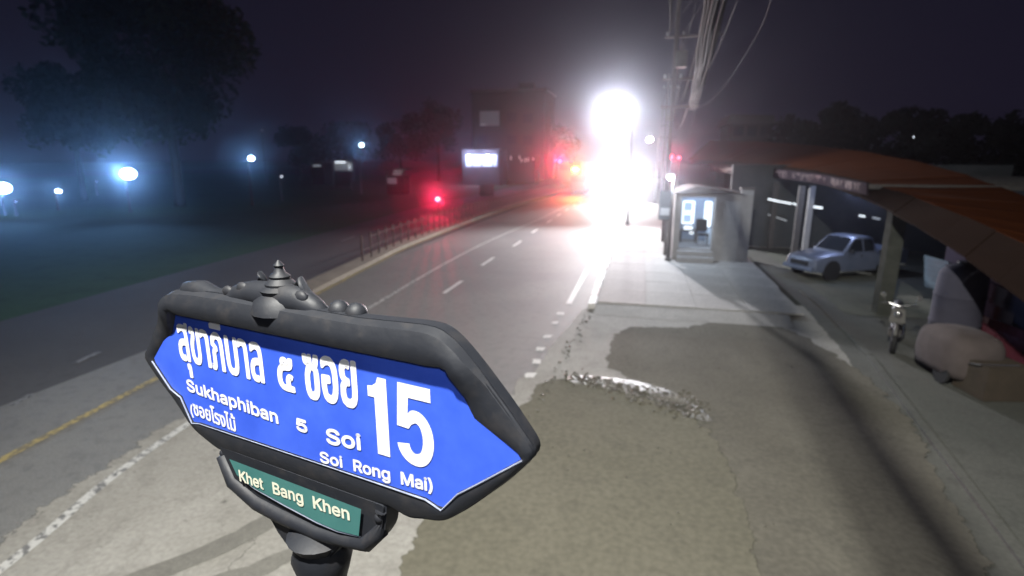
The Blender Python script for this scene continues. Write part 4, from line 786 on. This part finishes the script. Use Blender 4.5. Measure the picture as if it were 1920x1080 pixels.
# fascia board carrying faded lettering under the awning edge
fa = [onX(px, py, 5.86) for px, py in ((1330, 322), (1440, 331), (1530, 344), (1625, 366))]
fb = [onX(px, py, 5.86) for px, py in ((1330, 309), (1440, 315), (1530, 325), (1625, 343))]
b = B()
for i in range(3): b.quad(fa[i], fa[i + 1], fb[i + 1], fb[i]); b.quad(*(v + Vector((.05, 0, 0)) for v in (fa[i], fa[i + 1], fb[i + 1], fb[i])))
fasc = b.build('fascia_board', M['fascia'], shed)
b = B()
for k in range(34):
    px = 1338 + 8.2 * k + random.uniform(-1, 1)
    if k % 9 == 8: continue
    t = (px - 1330) / 295; top = 311 + 34 * t * t + 2; hh = 8 + 8 * t
    for s_ in range(random.choice((2, 3))):
        x_ = px + s_ * 2.6; y_ = top + random.uniform(0, 3); e = hh * random.uniform(.5, 1)
        if random.random() < .35: b.quad(onX(px, y_, 5.845), onX(px + 5.5, y_ + 1, 5.845), onX(px + 5.5, y_ + 2.2, 5.845), onX(px, y_ + 1.2, 5.845))
        else: b.quad(onX(x_, y_, 5.845), onX(x_ + 1.1, y_, 5.845), onX(x_ + 1.1, y_ + e, 5.845), onX(x_, y_ + e, 5.845))
b.build('faded_lettering', M['fascia_ink'], shed)['kind'] = 'stuff'
# back and side walls, posts, rafters
B().box((9.6, 27.2, 1.9), (11.0, .2, 3.8)).build('back_wall', M['wall_grey'], shed)
B().box((15.2, 20, 1.4), (.2, 14, 2.8)).build('back_wall', M['wall_grey'], shed)
pl0, pl1 = G(1662, 592), G(1662, 592)
for (x_, y_, w_, mm) in ((6.45, 15.7, .34, 'pillar'), (5.95, 22.6, .2, 'steel'), (5.95, 26.6, .2, 'steel')):
    B().box((x_, y_, 1.52), (w_, w_, 3.04)).build('pillar', M[mm], shed)
q = A(1512, 440, 24.0); B().box((q.x, 24.0, 1.5), (.2, .2, 3.0)).build('pillar', M['booth_wall'], shed)
for y_ in (16.5, 19.5, 22.5, 25.5): B().box((10.4, y_, 3.3), (9, .08, .12)).build('rafter', M['steel'], shed)
for px0, py0, px1, py1, Y, mm, r_ in ((1440, 373, 1462, 378, 26.5, 'tube', .035), (1463, 378, 1484, 382, 26.5, 'tube', .035), (1487, 381, 1497, 386, 26.5, 'tube', .03), (1520, 387, 1542, 390, 26.0, 'tube', .045),
                                   (1440, 402, 1475, 414, 26.8, 'tube_dim', .02), (1611, 404, 1622, 406, 25, 'tube', .03), (1636, 408, 1650, 411, 25, 'tube_dim', .03)):
    a, c = A(px0, py0, Y), A(px1, py1, Y); t = thing('tube_light', None, 'tube light', (a + c) / 2, group='fluorescent tubes inside the shed')
    d = (c - a) / 2; B().cyl(tuple(-d), tuple(d), r_, r_, 8).build('tube', M[mm], t); B().box((0, .03, r_ + .03), (abs(d.x) * 2, .06, .04)).build('fitting', M['steel'], t)
    t['label'] = {1440: 'leftmost bright tube of the row high on the shed back wall', 1463: 'second bright tube of the row on the shed back wall', 1487: 'short tube ending the left row on the shed wall', 1520: 'bright tube hanging above the pickup bonnet', 1611: 'short tube above the pickup bed', 1636: 'dim tube at the right beside the concrete pillar'}[px0] if py0 != 402 else 'dim long tube below the left row on the shed wall'
lamp('shed_light', 'POINT', (7.2, 21.3, 3.0), 85, (.50, .62, 1.0), .3)
lamp('shed_light', 'POINT', (7.0, 18.9, 2.75), 26, (.62, .72, 1.0), .15)
# shop front wall nearer the camera, with poster, banners
front = thing('shop_front_wall', 'dark purple grey shop front wall at the right edge', 'wall', (0, 0, 0))
B().prism([(15.3, 0), (15.3, 2.62), (9, 1.98), (5.0, 1.45), (5.0, 0)], 7.48, 7.62, 'YZ').build('wall_face', M['purple_wall'], front)
B().box((9.0, 15.35, 1.3), (2.7, .12, 2.6)).build('end_wall', M['wall_grey'], front)
def on_wall(pts, X, name, m, label, cat, th=.03):
    P = [onX(px, py, X) for px, py in pts]; c = sum(P, Vector()) / len(P); b = B(); q = [p - c for p in P]
    b.add([*q, *[v + Vector((th, 0, 0)) for v in q]], [(0, 1, 2, 3), (7, 6, 5, 4), (0, 1, 5, 4), (1, 2, 6, 5), (2, 3, 7, 6), (3, 0, 4, 7)])
    o = b.build(name, m, None, loc=c)
    if label: tag(o, label, cat)
    return o
po = on_wall([(1733, 478), (1779, 491), (1777, 549), (1733, 537)], 7.40, 'poster', M['blue_poster'], 'pale blue poster in lines of small print on the shop wall', 'poster')
c = po.location; b = B()
for k in range(6):
    y0 = 487 + k * 9; b.quad(*(onX(px, py, 7.39) - c for px, py in ((1738, y0), (1772 - 6 * (k % 2), y0 + 8), (1772 - 6 * (k % 2), y0 + 9.5), (1738, y0 + 1.5))))
b.build('print_lines', M['win_dim'] if False else mat('poster_ink', (.08, .14, .19), .7), po)
rb = on_wall([(1838, 590), (1925, 622), (1925, 690), (1838, 640)], 7.36, 'red_banner', M['red_banner'], 'dark red banner with faded writing on the shop wall', 'banner')
c = rb.location; b = B()
for k in range(15):
    px = 1845 + k * 5.2; y0 = 612 + k * 1.9 + random.uniform(-2, 2); hh = random.uniform(6, 14)
    b.quad(*(onX(a_, b_, 7.35) - c for a_, b_ in ((px, y0), (px + 1.8, y0), (px + 1.8, y0 + hh), (px, y0 + hh))))
    if k % 3: b.quad(*(onX(a_, b_, 7.349) - c for a_, b_ in ((px, y0), (px + 4.4, y0 + 1.6), (px + 4.4, y0 + 3.4), (px, y0 + 1.8))))
b.build('faded_writing', M['banner_ink'], rb)
on_wall([(1838, 652), (1925, 704), (1925, 755), (1838, 700)], 7.36, 'navy_banner', M['navy_banner'], 'dark navy banner hanging below the red one', 'banner')
on_wall([(1790, 500), (1925, 560), (1925, 600), (1790, 535)], 7.42, 'shutter_panel', M['purple_wall'], 'purple grey shutter panel above the red banner', 'panel')
# tank, covered cart, boxes by the wall
q = G(1788, 672); t = thing('water_tank', 'tall grey purple round tank by the shop wall', 'water tank', (6.85, onX(1790, 600, 6.85).y, 0))
B().lathe((0, 0, 0), [(.42, 0), (.45, .05), (.45, .5), (.47, .55), (.45, .6), (.45, 1.1), (.47, 1.15), (.45, 1.2), (.43, 1.62), (.32, 1.78), (.14, 1.84)], 24).build('tank_body', M['tank'], t, smooth=True)
B().lathe((0, 0, 1.84), [(.15, 0), (.15, .05), (.02, .06)], 16).build('tank_lid', M['plastic'], t, smooth=True)
q = G(1765, 718); t = thing('covered_cart', 'food cart under a dusty pink cover near the right edge', 'cart', (q.x + .35, q.y + .35, 0), R(8))
b = B(); se = []
for zz, k in ((.18, .94), (.3, 1.0), (.55, 1.0), (.75, .96), (.88, .86), (.95, .6), (.97, .2)):
    se.append([(.50 * k * math.copysign(abs(math.cos(R(a))) ** .6, math.cos(R(a))), .68 * k * math.copysign(abs(math.sin(R(a))) ** .6, math.sin(R(a))), zz + .015 * math.sin(a * 5)) for a in range(0, 360, 15)])
loft(se).build('cover', M['cover'], t, smooth=2)
for sx_ in (-1, 1): B().lathe((sx_ * .43, -.3, .2), [(.04, -.03), (.19, -.03), (.2, 0), (.19, .03), (.04, .03)], 16, 'X').build('wheel', M['rubber'], t)
B().tube([(-.3, -.7, .55), (-.3, -.95, .62), (.3, -.95, .62), (.3, -.7, .55)], .016, 6).build('handle', M['chrome'], t)
q = G(1835, 748); o = B().box((0, 0, .3), (.75, .7, .6)).build('cardboard_box', M['cardboard'], None, bevel=.01, loc=(q.x + .3, q.y + .3, 0)); o.rotation_euler = (0, 0, .2); tag(o, 'dull brown cardboard box right of the covered cart', 'box')

# ================================================================ MOTORCYCLES
def wheel(b, c, r, w, axis='X', n=24):
    return b.lathe(c, [(r * .72, -w * .35), (r * .9, -w * .5), (r, -w * .25), (r, w * .25), (r * .9, w * .5), (r * .72, w * .35), (r * .72, -w * .35)], n, axis)
def motorcycle(label, loc, rz, pale='moto_pale'):
    t = thing('motorcycle', label, 'motorcycle', loc, rz)       # front points to -Y
    for y_ in (-.62, .62):
        w_ = wheel(B(), (0, y_, .29), .29, .10).build('wheel', M['rubber'], t, smooth=True)
        B().lathe((0, y_, .29), [(.05, -.05), (.05, .05)], 12, 'X').lathe((0, y_, .29), [(.21, -.012), (.215, 0), (.21, .012), (.19, 0)], 20, 'X').build('rim', M['rim'], w_)
    B().tube([(0, -.62, .29), (0, -.5, .62), (0, -.40, .92)], [.03, .035, .03], 8).build('fork', M['chrome'], t)
    B().tube([(-.33, -.30, 1.0), (-.18, -.38, 1.02), (0, -.41, .98), (.18, -.38, 1.02), (.33, -.30, 1.0)], .014, 8).build('handlebar', M['chrome'], t)
    for s_ in (-1, 1):
        B().cyl((s_ * .25, -.37, 1.02), (s_ * .3, -.4, 1.18), .006).lathe((s_ * .31, -.40, 1.2), [(.01, -.01), (.055, -.005), (.055, .005)], 12, 'Y').build('mirror', M['chrome'], t)
    B().box((0, -.52, .80), (.30, .10, .34), 0, .7).build('front_cowl', M[pale], t, bevel=.03)
    B().ball((0, -.58, .84), .075, 14, (1, .5, 1)).build('headlight', M['chrome'], t, smooth=2)
    B().tube([(0, -.42, .5), (0, -.1, .40), (0, .3, .55), (0, .62, .68)], [.07, .09, .10, .05], 10).build('body', M['plastic'], t, smooth=2)
    B().box((0, -.05, .33), (.22, .32, .22)).build('engine', M['steel'], t, bevel=.03)
    B().tube([(0, -.05, .74), (0, .2, .77), (0, .6, .82)], [.08, .12, .09], 10).build('seat', M['plastic'], t, smooth=2)
    B().tube([(.12, 0, .25), (.16, .35, .25), (.16, .75, .32)], [.02, .035, .045], 8).build('exhaust', M['chrome'], t, smooth=2)
    fm = B()
    for y_ in (-.62, .62):
        pts = [(0, y_ + .34 * math.cos(R(a)), .29 + .34 * math.sin(R(a))) for a in (35, 65, 95, 125, 150)]; fm.tube(pts, .04, 6)
    fm.build('mudguard', M[pale], t, smooth=2)
    B().box((0, .78, .78), (.13, .05, .07)).build('tail_light', M['red_banner'], t, bevel=.01)
    return t
q = G(1684, 655); motorcycle('parked motorcycle with pale front cowl under the shop front', (q.x, q.y + .3, 0), R(-22))
q = G(826, 393); t = motorcycle('motorcycle with glowing red tail lamp on the far carriageway', (q.x, q.y, 0), R(188), 'plastic')
tl = A(826, 374, q.y - .8); 
for k in kids(t):
    if k.name.startswith('tail_light'): bpy.data.objects.remove(k)
tm = t.matrix_basis.inverted() @ tl
B().ball((0, .84, .92), .17, 12, (1.15, .5, .85)).build('tail_light', M['lens_red_hot'], t, smooth=2)
wl = t.matrix_basis @ Vector((0, 1.12, .92))
lamp('tail_glow', 'SPOT', wl, 4200, (1.0, .02, .08), .12, aim=(-3, 0, 10), size=60, blend=1)

# ================================================================ PICKUP
def car_wheels(t, xs, y_, r=.36, w=.22):
    for x_ in xs:
        for s_ in (-1, 1):
            w_ = wheel(B(), (x_, s_ * y_, r), r, w, 'Y').build('wheel', M['rubber'], t, smooth=True)
            g_ = B().lathe((x_, s_ * (y_ + .02), r), [(.02, .05 * s_), (r * .2, .05 * s_), (r * .68, .02 * s_), (r * .72, .06 * s_), (r * .72, -.05 * s_)], 20, 'Y')
            for k in range(6):
                a = k * math.pi / 3; g_.box((x_ + r * .42 * math.cos(a), s_ * (y_ + .06), r + r * .42 * math.sin(a)), (r * .16, .03, r * .16))
            g_.build('rim', M['rim'], w_)
def pickup(label, loc, rz, paint='car_blue', front_on=False):
    t = thing('pickup_truck', label, 'pickup truck', loc, rz)     # front points to -X
    def sec(x, z0, z1, w0, w1, s=.0):      # rounded body section across the car
        return [(x, -w0, z0), (x, -w0 - .02, (z0 + z1) * .5), (x, -w1, z1 - .05), (x, -w1 + .07, z1), (x, w1 - .07, z1), (x, w1, z1 - .05), (x, w0 + .02, (z0 + z1) * .5), (x, w0, z0)]
    body = [sec(-2.50, .42, .82, .70, .66), sec(-2.42, .36, .90, .80, .74), (sec(-2.1, .34, .96, .85, .79)), sec(-1.5, .34, 1.02, .86, .82), sec(-1.0, .34, 1.06, .87, .84), sec(0, .34, 1.06, .88, .85), sec(.75, .34, 1.06, .88, .85), sec(.80, .34, 1.06, .88, .85)]
    loft(body).build('body', M[paint], t, smooth=True)
    # bed with open top
    bd = B(); bd.box((1.68, -.85, .80), (1.72, .06, .60)).box((1.68, .85, .80), (1.72, .06, .60)).box((2.54, 0, .80), (.06, 1.64, .60)).box((1.68, 0, .56), (1.66, 1.62, .05)).box((.86, 0, .80), (.06, 1.62, .58))
    bd.build('bed', M[paint], t, bevel=.012)
    B().box((1.68, -.86, 1.115), (1.74, .09, .03)).box((1.68, .86, 1.115), (1.74, .09, .03)).build('bed_rail', M['chrome'], t, bevel=.008)
    cab = []
    def csec(x, z1, w1, z0=1.05, w0=.84): return [(x, -w0, z0), (x, -w1, z1 - .04), (x, -w1 + .08, z1), (x, w1 - .08, z1), (x, w1, z1 - .04), (x, w0, z0)]
    cabm = B(); 
    A0, A1, A2, A3 = -1.02, -.42, .62, .78
    secs = [csec(A0, 1.09, .80), csec(A0 + .3, 1.37, .75), csec(A1, 1.66, .68), csec(-.1, 1.71, .67), csec(.4, 1.70, .67), csec(A2, 1.64, .68), csec(A3, 1.09, .80)]
    loft(secs).build('cabin', M[paint], t, smooth=True)
    th = .012
    def pane(pts, off, name='window', m='glass_dark'):
        off = Vector(off); q = [Vector(p) + off for p in pts]; n = len(q); b = B(); b.add([*q, *[v - off * .8 for v in q]], [list(range(n)), [n + i for i in range(n)][::-1]] + [(i, (i + 1) % n, n + (i + 1) % n, n + i) for i in range(n)]); return b.build(name, M[m], t)
    pane([(A0 + .03, -.70, 1.115), (A0 + .03, .70, 1.115), (A1 - .01, .60, 1.63), (A1 - .01, -.60, 1.63)], (-.015, 0, .012), 'windscreen')
    pane([(A3 - .01, -.66, 1.12), (A3 - .01, .66, 1.12), (A2 + .01, .58, 1.60), (A2 + .01, -.58, 1.60)], (.02, 0, .01), 'rear_window')
    for s_ in (-1, 1):
        def yz(z): return s_ * (.84 - (.84 - .69) * (z - 1.05) / .60)
        def w_(pts): return [(x, yz(z), z) for x, z in pts]
        pane(w_([(-.86, 1.11), (-.02, 1.11), (-.05, 1.60), (-.42, 1.60), (-.66, 1.36)]), (0, s_ * .016, .003))
        pane(w_([(.06, 1.11), (.60, 1.11), (.54, 1.50), (.46, 1.58), (.05, 1.60)]), (0, s_ * .016, .003))
        d_ = pane([(-.92, s_ * .885, .46), (.0, s_ * .885, .46), (.0, s_ * .868, 1.03), (-.94, s_ * .868, 1.03)], (0, s_ * .010, 0), 'door', paint)
        B().box((-.12, s_ * .905, .94), (.16, .02, .03)).build('handle', M['chrome'], d_)
        B().box((-.80, s_ * 1.0, 1.16), (.10, .18, .13)).build('mirror', M['plastic'], t, bevel=.02)
        B().ball((-2.38, s_ * .62, .74), .10, 12, (.8, 1.7, .8)).build('headlight', M['chrome'], t, smooth=2)
        B().box((2.58, s_ * .78, .86), (.03, .12, .28)).build('tail_light', M['red_banner'], t, bevel=.01)
        for x_ in (-1.62, 1.62):
            B().lathe((x_, s_ * .872, .38), [(.36, -.03 * s_), (.43, -.03 * s_), (.43, .035 * s_), (.38, .04 * s_)], 24, 'Y').build('wheel_arch', M['plastic'], t, smooth=True)
        B().box((-.1, s_ * .90, .33), (1.9, .06, .05)).build('side_step', M['chrome'], t, bevel=.01)
    B().box((-2.53, 0, .66), (.04, .95, .18)).build('grille', M['plastic'], t, bevel=.01)
    B().box((-2.55, 0, .46), (.16, 1.66, .18)).build('front_bumper', M['car_blue'] if paint == 'car_blue' else M['plastic'], t, bevel=.04)
    B().box((2.62, 0, .46), (.12, 1.66, .16)).build('rear_bumper', M['chrome'], t, bevel=.03)
    car_wheels(t, (-1.62, 1.62), .80)
    return t
q = A(1582, 500, 21.0); pk = pickup('silver blue pickup truck parked under the shed light', (q.x, q.y, .012), R(30)); pk.scale = (.80, .80, .84)

# ================================================================ VEHICLES BEHIND THE GLARE
HY = 58.0; hp = A(1163, 338, HY)
tr = thing('oncoming_truck', 'oncoming box truck lost behind its blinding white headlights', 'truck', (hp.x, HY, 0))
B().box((0, 1.0, 1.75), (2.2, 1.9, 2.3), 0, .94).build('cab', M['booth_wall'], tr, bevel=.12)
B().box((0, 5.2, 2.0), (2.35, 6.0, 2.7)).build('cargo_box', M['booth_wall'], tr, bevel=.03)
B().box((0, .06, 2.25), (1.85, .06, .8)).build('windscreen', M['glass_dark'], tr)
B().box((0, 0, .75), (2.2, .25, .4)).build('bumper', M['steel'], tr, bevel=.04)
for x_ in (-.95, .95):
    for y_ in (1.1, 6.4): wheel(B(), (x_, y_, .48), .48, .28).build('wheel', M['rubber'], tr, smooth=True)
for s_ in (-1, 1):
    B().ball((s_ * .85, -.12, hp.z), .20, 14, (1, .5, .8)).build('headlight', M['lens_white'], tr, smooth=2)
    lamp('head_light', 'SPOT', (hp.x + s_ * .85, HY - .45, hp.z), P_HEAD, (1.0, .97, .97), .2, aim=(0, 0, 3.0), size=64, blend=1)
# service truck with amber beacon, and red tail lamps ahead of it
ap = A(1079, 318, 66); sv = thing('service_truck', 'truck with an orange beacon left of the white glare', 'truck', (ap.x + .3, 66, 0))
B().box((0, 1.0, 1.25), (2.0, 1.8, 1.8), 0, .92).build('cab', M['car_dark'], sv, bevel=.12); B().box((0, 3.8, 1.0), (2.1, 3.6, 1.0)).build('bed', M['car_dark'], sv, bevel=.03)
B().box((0, .09, 1.7), (1.6, .06, .6)).build('windscreen', M['glass_dark'], sv)
for x_ in (-.85, .85):
    for y_ in (.9, 4.4): wheel(B(), (x_, y_, .4), .4, .24).build('wheel', M['rubber'], sv, smooth=True)
B().lathe((-.3, .6, 2.14), [(.16, 0), (.16, ap.z - 2.3), (.05, ap.z - 2.25)], 12).build('beacon_mount', M['steel'], sv)
B().ball((-.3, .4, ap.z), .30, 14, (1.5, 1, .8)).build('beacon', M['lens_amber'], sv, smooth=2)
lamp('beacon_light', 'SPOT', (ap.x, 65.5, ap.z), 7000, (1.0, .28, .02), .3, aim=(-1, 0, 5), size=85, blend=1)
rp = A(1050, 302, 84); bus = thing('bus', 'dark bus showing red tail lamps left of the orange beacon', 'bus', (rp.x + .9, 84, 0))
B().box((0, 5, 2.1), (2.5, 10, 3.4)).build('body', M['car_dark'], bus, bevel=.12); B().box((0, -.03, 2.9), (2.0, .05, .9)).build('rear_window', M['glass_dark'], bus)
for x_ in (-1.1, 1.1): wheel(B(), (x_, 2, .5), .5, .28).build('wheel', M['rubber'], bus, smooth=True)
B().ball((-.9, -.1, 3.75), .22, 12, (1, .5, 1)).build('tail_light', M['lens_red'], bus, smooth=2)
B().ball((.9, -.1, 3.75), .12, 12, (1, .5, 1)).build('tail_light', M['lens_red'], bus, smooth=2)
lamp('bus_tail_glow', 'SPOT', (rp.x, 83.5, 3.8), 12500, (1.0, .01, .07), .25, aim=(-3, 0, 8), size=80, blend=1)
# small red lamps right of the glare
for px, py, r, lab in ((1258, 294, .16, 'larger of two small red lamps right of the glare'), (1273, 296, .10, 'smaller of two small red lamps right of the glare')):
    q = A(px, py, 46); t = thing('warning_lamp', lab, 'warning lamp', (q.x, q.y, 0), 0, 'red lamps right of the glare')
    B().cyl((0, 0, 0), (0, 0, q.z - .1), .05).build('pole', M['steel'], t); B().ball((0, 0, q.z), r, 12).build('lens', M['lens_red'], t, smooth=2)
lamp('warning_light', 'SPOT', A(1262, 295, 45.5), 1500, (1.0, .03, .12), .12, aim=(0, 0, 5), size=70, blend=1)

# ================================================================ UTILITY POLE AND CABLES
UPX, UPY = A(1260, 200, 27).x, 27.0
up_ = thing('utility_pole', 'tall concrete utility pole carrying cables right of the glare', 'utility pole', (UPX, UPY, 0))
B().box((0, 0, 6.4), (.22, .22, 12.8), 0, .75).build('pole_shaft', M['pole'], up_)
for z_ in (6.4, 7.6, 9.4, 11.4): B().box((.35, 0, z_), (1.7, .1, .1)).build('crossarm', M['pole'], up_)
for z_ in (7.6, 9.4, 11.4):
    for x_ in (-.4, .3, 1.0): B().lathe((x_, 0, z_ + .05), [(.03, 0), (.06, .04), (.03, .08), (.06, .12), (.02, .16)], 10).build('insulator', M['booth_wall'], up_)
B().box((.25, -.25, 8.4), (.5, .35, .7)).build('junction_box', M['steel'], up_, bevel=.03)
fp = dup(up_, (2.2, 62, 0), 0, 'farther utility pole down the right side of the road')
def cable(p0, p1, sag, r, label, n=26, m='cable', wob=0):
    p0, p1 = Vector(p0), Vector(p1); pts = []
    for i in range(n + 1):
        t = i / n; q = p0.lerp(p1, t); q.z -= sag * 4 * t * (1 - t)
        if wob: q.x += math.sin(t * 40 + p0.x * 9) * wob; q.z += math.cos(t * 33 + p0.x * 7) * wob
        pts.append(q - p0)
    o = B().tube(pts, r, 6).build('overhead_cable', M[m], None, loc=p0, smooth=2)
    return tag(o, label, 'cable', 'overhead cables along the pavement')
# near twisted bundle, low and close: its shadow falls along the drain
bx = -.36
for k in range(13):
    a = k * 2.4; rr = .05 * math.sqrt(k)
    cable((bx + rr * math.cos(a), -9, 6.35 + rr * math.sin(a)), (UPX + .95 + rr * math.cos(a), UPY, 6.35 + rr * math.sin(a)), .35, .019, 'thick black cable in the low bundle hanging along the pavement, lowest of the overhead lines', wob=.012, n=60)
for k in range(8):
    x_ = random.uniform(1.2, 4.6); z_ = random.choice((9.45, 11.45, 11.45)); e = random.choice((-.4, .3, 1.0))
    cable((x_, -9, z_ + random.uniform(.6, 1.2)), (UPX + e, UPY, z_ + .1), random.uniform(.3, .9), random.choice((.004, .006, .007)), 'thin dark cable fanning out overhead from the utility pole', m='cable' if k % 3 else 'cable_bright')
for k in range(9):
    e = random.choice((-.4, .3, 1.0)); z_ = random.choice((6.5, 7.7, 9.5))
    cable((UPX + e, UPY, z_), (2.2 + e, 62, z_), random.uniform(.5, 1.3), .014, 'thin cable hanging between the two utility poles', m='cable' if k % 2 else 'cable_bright')
def loose(px, label, r=.012, m='cable_bright'):
    pts = [A(*q) for q in px]; out = []
    for i in range(len(pts) - 1):
        p0_, p1_, p2_, p3_ = pts[max(i - 1, 0)], pts[i], pts[i + 1], pts[min(i + 2, len(pts) - 1)]
        for k in range(8):
            t = k / 8; out.append(.5 * ((2 * p1_) + (p2_ - p0_) * t + (2 * p0_ - 5 * p1_ + 4 * p2_ - p3_) * t * t + (3 * p1_ - p0_ - 3 * p2_ + p3_) * t ** 3))
    out.append(pts[-1]); o0 = out[0].copy(); o = B().tube([q - o0 for q in out], r, 6).build('loose_wire', M[m], None, loc=o0, smooth=2); tag(o, label, 'wire', 'loose wires hanging from the cables')
loose([(1300, 195, 25), (1314, 199, 23), (1338, 184, 20), (1365, 152, 17), (1400, 98, 14), (1432, 40, 12), (1450, -20, 10)], 'long slack wire curling down and away to the upper right', .006)
loose([(1272, 290, 27), (1285, 268, 26), (1298, 232, 24), (1310, 160, 22), (1335, 90, 18), (1362, 0, 14), (1372, -40, 13)], 'slack wire hanging over the two red lamps', .006)
loose([(1240, 200, 27), (1250, 172, 25), (1275, 110, 22), (1292, 60, 19), (1310, -20, 16)], 'slack wire left of the others rising from the street lamp', .009, 'cable')
loose([(1300, 190, 26), (1318, 150, 22), (1345, 95, 18), (1375, 20, 14), (1390, -20, 13)], 'bright stiff wire in the middle of the fan of cables', .008)
# coiled tag on the near cable
b = B(); pts = []
for i in range(60):
    t = i / 60; q = A(1258, -8 + 70 * t, 13 + 6 * t); pts.append(q + Vector((.03 * math.cos(i * 1.7), 0, .03 * math.sin(i * 1.7))))
o0 = pts[0].copy(); o = B().tube([q - o0 for q in pts], .012, 6).build('spiral_wrap', M['cable_bright'], None, loc=o0, smooth=2); tag(o, 'pale spiral wrap on the cable at the top of the picture', 'cable wrap')
for px, py, lab in ((1352, 64, 'small shiny cable clamp below the top edge'), (1331, 12, 'small shiny cable clamp at the top edge')):
    q = A(px, py, 16); o = B().box((0, 0, 0), (.09, .06, .035), .4).build('cable_clamp', M['chrome'], None, bevel=.006, loc=q); tag(o, lab, 'clamp', 'cable clamps')

# ================================================================ STREET LAMP BEHIND THE CAMERA AND CCTV MAST
t = thing('street_lamp', 'street lamp standing behind the camera over the soi mouth', 'street lamp', (1.2, -2.4, 0))
B().lathe((0, 0, 0), [(.12, 0), (.12, .3), (.08, .35), (.06, 9.0)], 10).build('pole', M['steel'], t, smooth=True)
v_ = STREET - Vector((1.2, -2.4, 0)); B().tube([(0, 0, 8.9), (v_.x * .5, v_.y * .5, 9.5), (v_.x, v_.y, 9.35)], .04, 6).build('arm', M['steel'], t)
B().box((v_.x, v_.y, 9.28), (.3, .6, .1)).build('lamp_housing', M['steel'], t)

# ================================================================ HAZE ADDED TO IMITATE LENS BLOOM
hz = B().box((0, 0, 0), (420, 460, 26)).build('added_haze', None, None, loc=(0, 170, 10))
hz['kind'] = 'stuff'; hz['label'] = 'added thin haze imitating lens bloom round every lamp'; hz['category'] = 'added_haze'
m = bpy.data.materials.new('added_haze'); m.use_nodes = True; n = m.node_tree
n.nodes.remove(n.nodes['Principled BSDF']); v = n.nodes.new('ShaderNodeVolumePrincipled')
v.inputs['Color'].default_value = (.84, .87, 1.0, 1); v.inputs['Density'].default_value = HAZE_DENSITY; v.inputs['Anisotropy'].default_value = HAZE_G
n.links.new(v.outputs[0], n.nodes['Material Output'].inputs['Volume']); hz.data.materials.append(m)
hz.display_type = 'WIRE'
